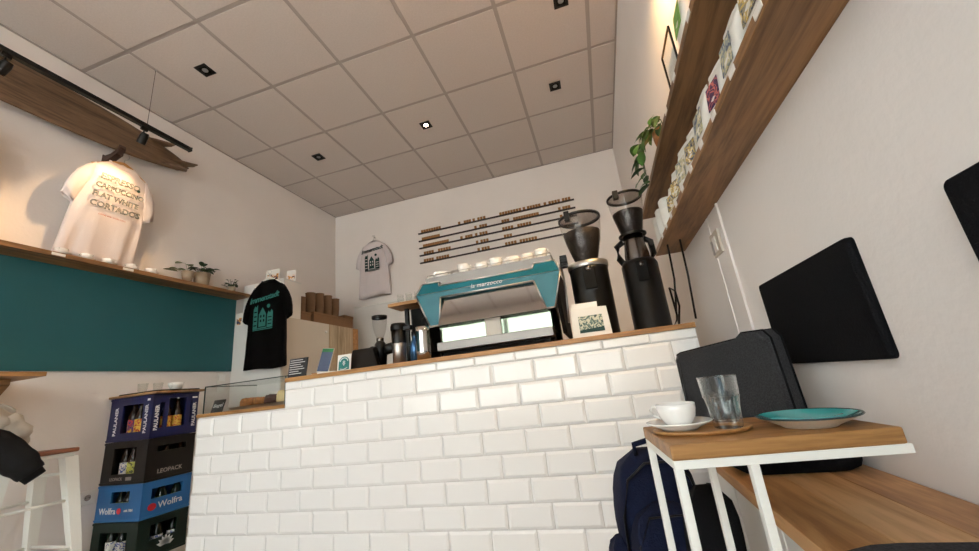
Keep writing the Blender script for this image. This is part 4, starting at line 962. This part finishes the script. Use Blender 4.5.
MB().tube([(-.104, -.115, .03), (-.104, -.128, .2), (-.096, -.13, .33), (-.06, -.13, .395), (.05, -.13, .395), (.08, -.13, .33)], .003, 6).build('pocket_zip', M['black'], t)
MB().tube([(.06, .08, .49), (.10, .10, .45), (.11, .12, .30), (.10, .11, .12), (.09, .09, .05)], .016, 8).build('shoulder_strap', M['blackfab'], t)
t = thing('shoulder_bag', 'limp black bag behind the side table legs against the bench', 'bag', (3.412, 1.115, 0), .3)
sbg = softbox(.13, .07, .50, seed=6).build('body', M['blackfab'], t)
MB().tube([(-.05, -.02, .42), (-.055, -.035, .30), (-.03, -.042, .16), (.02, -.04, .12)], .006, 6).build('strap', M['blackfab'], t)

# ------------------------------------------------------------------ crates of bottles by the left wall
CRX, CRY = .385, .30
def crate(label, z0, h, m_, winY, winX, seed):
    """front faces: -Y (winY: x0,x1,z0,z1) and +X (winX: list of y0,y1,z0,z1), in crate coordinates"""
    t = thing('drink_crate', label, 'crate', (.004, 1.925, z0)); th = .012
    b = MB()
    b.box(0, CRX, 0, CRY, 0, .012)
    b.box(0, th, th, CRY-th, .012, h); b.box(0, CRX, CRY-th, CRY, .012, h)
    def wall(W, wins, place):
        us = sorted({0, W, *[v for q in wins for v in q[:2]]}); vs = sorted({.012, h, *[v for q in wins for v in q[2:]]})
        for i in range(len(us)-1):
            for j in range(len(vs)-1):
                cu, cv = (us[i]+us[i+1])/2, (vs[j]+vs[j+1])/2
                if any(q[0] < cu < q[1] and q[2] < cv < q[3] for q in wins): continue
                place(us[i], us[i+1], vs[j], vs[j+1])
    wall(CRX, winY, lambda a, c, e, f: b.box(a, c, 0, th, e, f))
    wall(CRY, winX, lambda a, c, e, f: b.box(CRX-th, CRX, max(a, th), min(c, CRY-th), e, f))
    sh = b.build('shell', m_, t)
    for za, zb in ((h-.014, h-.002), (.004, .014)):
        MB().prism([(-.003, -.003), (CRX+.003, -.003), (CRX+.003, CRY), (CRX, CRY), (CRX, 0), (-.003, 0)], lambda u, v, d: (u, v, d), za, zb).build('rim', m_, sh)
    return t
def bottle(x, y, z, h, gm, lm_, label, group, cap='steel'):
    t = thing('bottle', label, 'bottle', (x, y, z), random.uniform(0, 6), group); r = .030
    MB().lathe([(0, 0), (r, 0), (r, h*.55), (r*.75, h*.66), (.013, h*.80), (.012, h*.97), (0, h*.97)], n=18, cap=False).build('glass', M[gm], t); t = t.children[0]
    MB().lathe([(r+.0006, h*.14), (r+.0006, h*.48)], n=18, cap=False).build('label', M[lm_], t)
    MB().lathe([(.0145, h*.93), (.0150, h*.955), (.0150, h*.985), (0, h*1.0)], n=14, cap=False).build('cap', M[cap], t)
def crate_text(t, txt, size, face, loc, spin=0, mm='inkwhite', bold=.0006):
    put_text('lettering', text_mesh(txt, size, M[mm], .0005, bold=bold), FRONT if face == 'Y' else FACEX, loc, t.children[0], spin)
# heights
Zc = [.0, .228, .438, .695, .972]
g4 = crate('dark green crate with a white hop flower, lowest of the crate stack', Zc[0], Zc[1]-Zc[0]-.002, M['crategreen'], [(.07, .30, .05, .17)], [(.07, .23, .10, .185)], 1)
g3 = crate('light blue crate with white lettering and a red badge in the stack', Zc[1], Zc[2]-Zc[1]-.002, M['wolfra'], [(.12, .28, .105, .170)], [(.055, .245, .105, .165)], 2)
g2 = crate('black crate of clear-capped bottles between the blue crates', Zc[2], Zc[3]-Zc[2]-.002, M['crateblack'], [(.09, .29, .06, .215)], [(.06, .24, .17, .205)], 3)
g1 = crate('navy crate with vertical white lettering, topmost of the stack', Zc[3], Zc[4]-Zc[3]-.002, M['paulaner'], [(.115, .30, .05, .225)], [(.10, .215, .06, .245), (.045, .075, .06, .22), (.245, .262, .07, .22)], 4)
for x in (.065, .335): crate_text(g1, 'PAULANER', .036, 'Y', (x, -.0008, .125), PI/2, bold=.001)
for y in (.030, .275): crate_text(g1, 'PAULANER', .032, 'X', (CRX+.0008, y, .125), PI/2, bold=.001)
for x in (.345,): B('lettering_bar', M['inkwhite'], g1, x-.012, x+.012, -.0012, -.0002, .238, .252)
B('lettering_bar', M['inkwhite'], g1, CRX+.0002, CRX+.0012, .255, .290, .235, .245)
crate_text(g2, 'LEOPACK', .026, 'Y', (.14, -.0008, .032), 0, 'grid', .0002); B('lettering_bar', M['grid'], g2, .225, .275, -.0012, -.0002, .022, .042)
crate_text(g2, 'LEOPACK', .036, 'X', (CRX+.0008, .15, .05), 0, 'grid', .0002)
crate_text(g3, 'Wolfra', .050, 'Y', (.105, -.0008, .060)); crate_text(g3, 'seit 1984', .020, 'Y', (.285, -.0008, .062))
crate_text(g3, 'Wolfra', .052, 'X', (CRX+.0008, .175, .062), .03)
m = MB(); m.lathe([(.018, 0), (.018, .001)], n=18); o = m.build('badge', M['red'], g3); o.matrix_local = Matrix.Translation((.205, -.0002, .060)) @ FRONT
m = MB(); m.lathe([(.021, 0), (.021, .001)], n=18, sx=1.2); o = m.build('badge', M['red'], g3); o.matrix_local = Matrix.Translation((CRX+.0002, .065, .060)) @ FACEX
m = MB()
for k in range(7):
    a = PI*(.08+.14*k); L = .055
    m.prism([(0, 0), (.012, L*.5), (0, L), (-.012, L*.5)], lambda u, v, d, a=a: (CRX+.0004+d, .17+math.sin(a-PI/2)*v+math.cos(a-PI/2)*u, .05+math.cos(a-PI/2)*v-math.sin(a-PI/2)*u), 0, .001)
m.build('hop_flower', M['inkwhite'], g4); crate_text(g4, 'Kellerbier', .024, 'X', (CRX+.0008, .15, .030), 0, 'grid', .0002) if False else None
bi = 0
def fill(g_, h, gm, labs, grp, ys=(.055, .15, .245), xs_=(.075, .20, .325), cap='steel'):
    z = g_.location.z+.0125
    for i, x in enumerate(xs_):
        bottle(.004+x, 1.925+.052, z, h, gm, labs[i % len(labs)], grp[0]+', '+ORD[i]+' from the wall', grp[1], cap)
    for i, y in enumerate(ys[1:]):
        bottle(.004+CRX-.052, 1.925+y, z, h, gm, labs[(i+1) % len(labs)], grp[0]+(', farther from the bar stool' if i else ', in the side opening'), grp[1], cap)
fill(g1, .245, 'bottle', ['lab_p', 'lab_y', 'lab_y'], ('brown bottle with a bright label in the navy crate', 'bottles in the navy crate'), xs_=(.15, .212, .274), ys=(.05, .125, .195))
fill(g2, .235, 'bottle', ['lab_w', 'lab_o', 'lab_o'], ('brown bottle with a pale cap in the black crate', 'bottles in the black crate'), xs_=(.13, .195, .258))
fill(g3, .190, 'bottlegreen', ['lab_o'], ('dark bottle in the light blue crate', 'bottles in the light blue crate'), xs_=(.14, .202, .264))
fill(g4, .205, 'bottlegreen', ['lab_w'], ('dark bottle in the green crate', 'bottles in the green crate'), xs_=(.10, .19, .28))
# board, tray, glasses and cup on the stack
zt = Zc[4]
tag(B('wooden_board', M['ply'], None, .0, .43, 1.905, 2.245, zt, zt+.014, bevel=.002), 'plywood board lying on top of the crate stack', 'board')
o = B('serving_tray', M['blackmatt'], None, .05, .40, 1.93, 2.22, zt+.014, zt+.024, bevel=.004); tag(o, 'flat black tray on the plywood board', 'tray')
for i, (x, y) in enumerate(((.19, 1.98), (.215, 2.06))):
    o = MB().lathe([(0, 0), (.024, 0), (.029, .06), (.0275, .06), (.023, .006), (0, .005)], n=20, cap=False).build('shot_glass', M['glass'], None, loc=(x, y, zt+.024)); tag(o, ('small empty glass on the black tray, nearer the bar stool' if i == 0 else 'small empty glass on the black tray, nearer the white cup'), 'glass', 'glasses on the black tray')
t = thing('coffee_cup', 'white cup on the black tray over the crates', 'cup', (.33, 2.10, zt+.024), -1.2)
MB().lathe([(0, 0), (.028, 0), (.041, .022), (.045, .048), (.043, .048), (.038, .022), (0, .008)], n=28, cap=False).build('bowl', M['porcelain'], t)
MB().tube([(.043, 0, .040), (.060, 0, .038), (.062, 0, .026), (.040, 0, .018)], .0035, 6).build('handle', M['porcelain'], t)

# ------------------------------------------------------------------ bar ledge, stool and jackets by the left wall
t = thing('bar_ledge', 'oak bar ledge fixed to the wall with a wooden bracket', 'bar table', (0, 0, 0))
B('top', M['oaky'], t, .002, .45, YF+.4, 1.352, 1.082, 1.105, bevel=.002)
m = MB(); m.prism([(.002, 1.082), (.34, 1.082), (.34, 1.05), (.05, .82), (.002, .82)], lambda u, v, d: (u, d, v), 1.235, 1.275); m.build('bracket', M['oaky'], t, bevel=.003)
m = MB(); m.prism([(.002, 1.082), (.34, 1.082), (.34, 1.05), (.05, .82), (.002, .82)], lambda u, v, d: (u, d, v), -.5, -.46); m.build('bracket', M['oaky'], t, bevel=.003)
t = thing('bar_stool', 'white metal bar stool with a wooden seat', 'stool', (.48, 1.32, 0))
B('seat', M['redwood'], t, -.145, .125, -.145, .14, .692, .712, bevel=.006)
b = MB(); b.box(-.135, .115, -.135, .13, .672, .692); b.build('seat_frame', M['whitepaint'], t, bevel=.004)
cs = [(-1, -1), (1, -1), (1, 1), (-1, 1)]
tp = lambda s: Vector((-.01+s[0]*.108, -.0025+s[1]*.115, .672)); bt = lambda s: Vector((-.01+s[0]*.195, -.0025+s[1]*.20, 0))
for s_ in cs:
    m = MB(); a, c = tp(s_), bt(s_)
    m.rings([[p+Vector((dx*wd, dy*wd, 0)) for dx, dy in ((-1, -1), (1, -1), (1, 1), (-1, 1))] for p, wd in ((c, .014), (a.lerp(c, .5), .022), (a, .027))], True, True, False); m.build('leg', M['whitepaint'], t, bevel=.002)
for k in range(4):
    a, c = cs[k], cs[(k+1) % 4]
    for f in (.30, .62) if k % 2 else (.12, .62): MB().tube([tp(a).lerp(bt(a), f), tp(c).lerp(bt(c), f)], .007, 8).build('stretcher', M['whitepaint'], t)
# black puffer jacket: trunk on the seat, sleeve hanging over the edge
t = thing('puffer_jacket', 'black puffer jacket with its sleeve hanging over the bar stool', 'jacket', (.45, 1.195, .712))
def lumpy(pts, rad, n=18, seed=0, amp=.10):
    rnd = random.Random(seed); m = MB(); pts = [Vector(p) for p in pts]; P = []; Rr = []
    for i in range(len(pts)-1):
        for k in range(6):
            f = k/6; P.append(pts[i].lerp(pts[i+1], f)); Rr.append((rad[i]+(rad[i+1]-rad[i])*f)*(1+amp*math.sin((i*6+k)*PI/2.2+seed)))
    P.append(pts[-1]); Rr.append(rad[-1])
    m.tube(P, Rr, n); return m
lumpy([(.02, -.30, .09), (.07, -.22, .09), (.13, -.14, .08)], [.05, .085, .08], seed=1, amp=.03).build('body', M['puffer'], t)
lumpy([(.10, -.13, .085), (.215, -.07, .050), (.262, .0, -.030), (.280, .035, -.080)], [.07, .070, .060, .046], seed=2, amp=.03).build('sleeve', M['puffer'], t)
lumpy([(.277, .030, -.075), (.289, .048, -.102)], [.040, .036], seed=2, amp=.0).build('cuff', M['blackmatt'], t)
t = thing('nylon_jacket', 'crumpled beige nylon jacket lying on the bar stool', 'jacket', (.405, 1.165, .712))
b = MB(); rs = []; rnd = random.Random(9)
for i in range(13):
    f = i/12; k = math.sin(PI*(.06+.94*f))**.6 if f < 1 else .05
    rs.append([((.092*k*math.cos(a)+.014*math.sin(5*a+9*f)+.010*math.sin(11*a-14*f))+.02*f, .125*k*math.sin(a)+.014*math.sin(4*a-11*f)+.008*math.sin(13*a+6*f), .255*f) for a in [2*PI*j/36 for j in range(36)]])
b.rings(rs).build('body', M['beige'], t)
lumpy([(.05, .06, .17), (.07, .11, .10), (.05, .135, .04)], [.05, .05, .03], seed=5).build('sleeve', M['beige'], t)
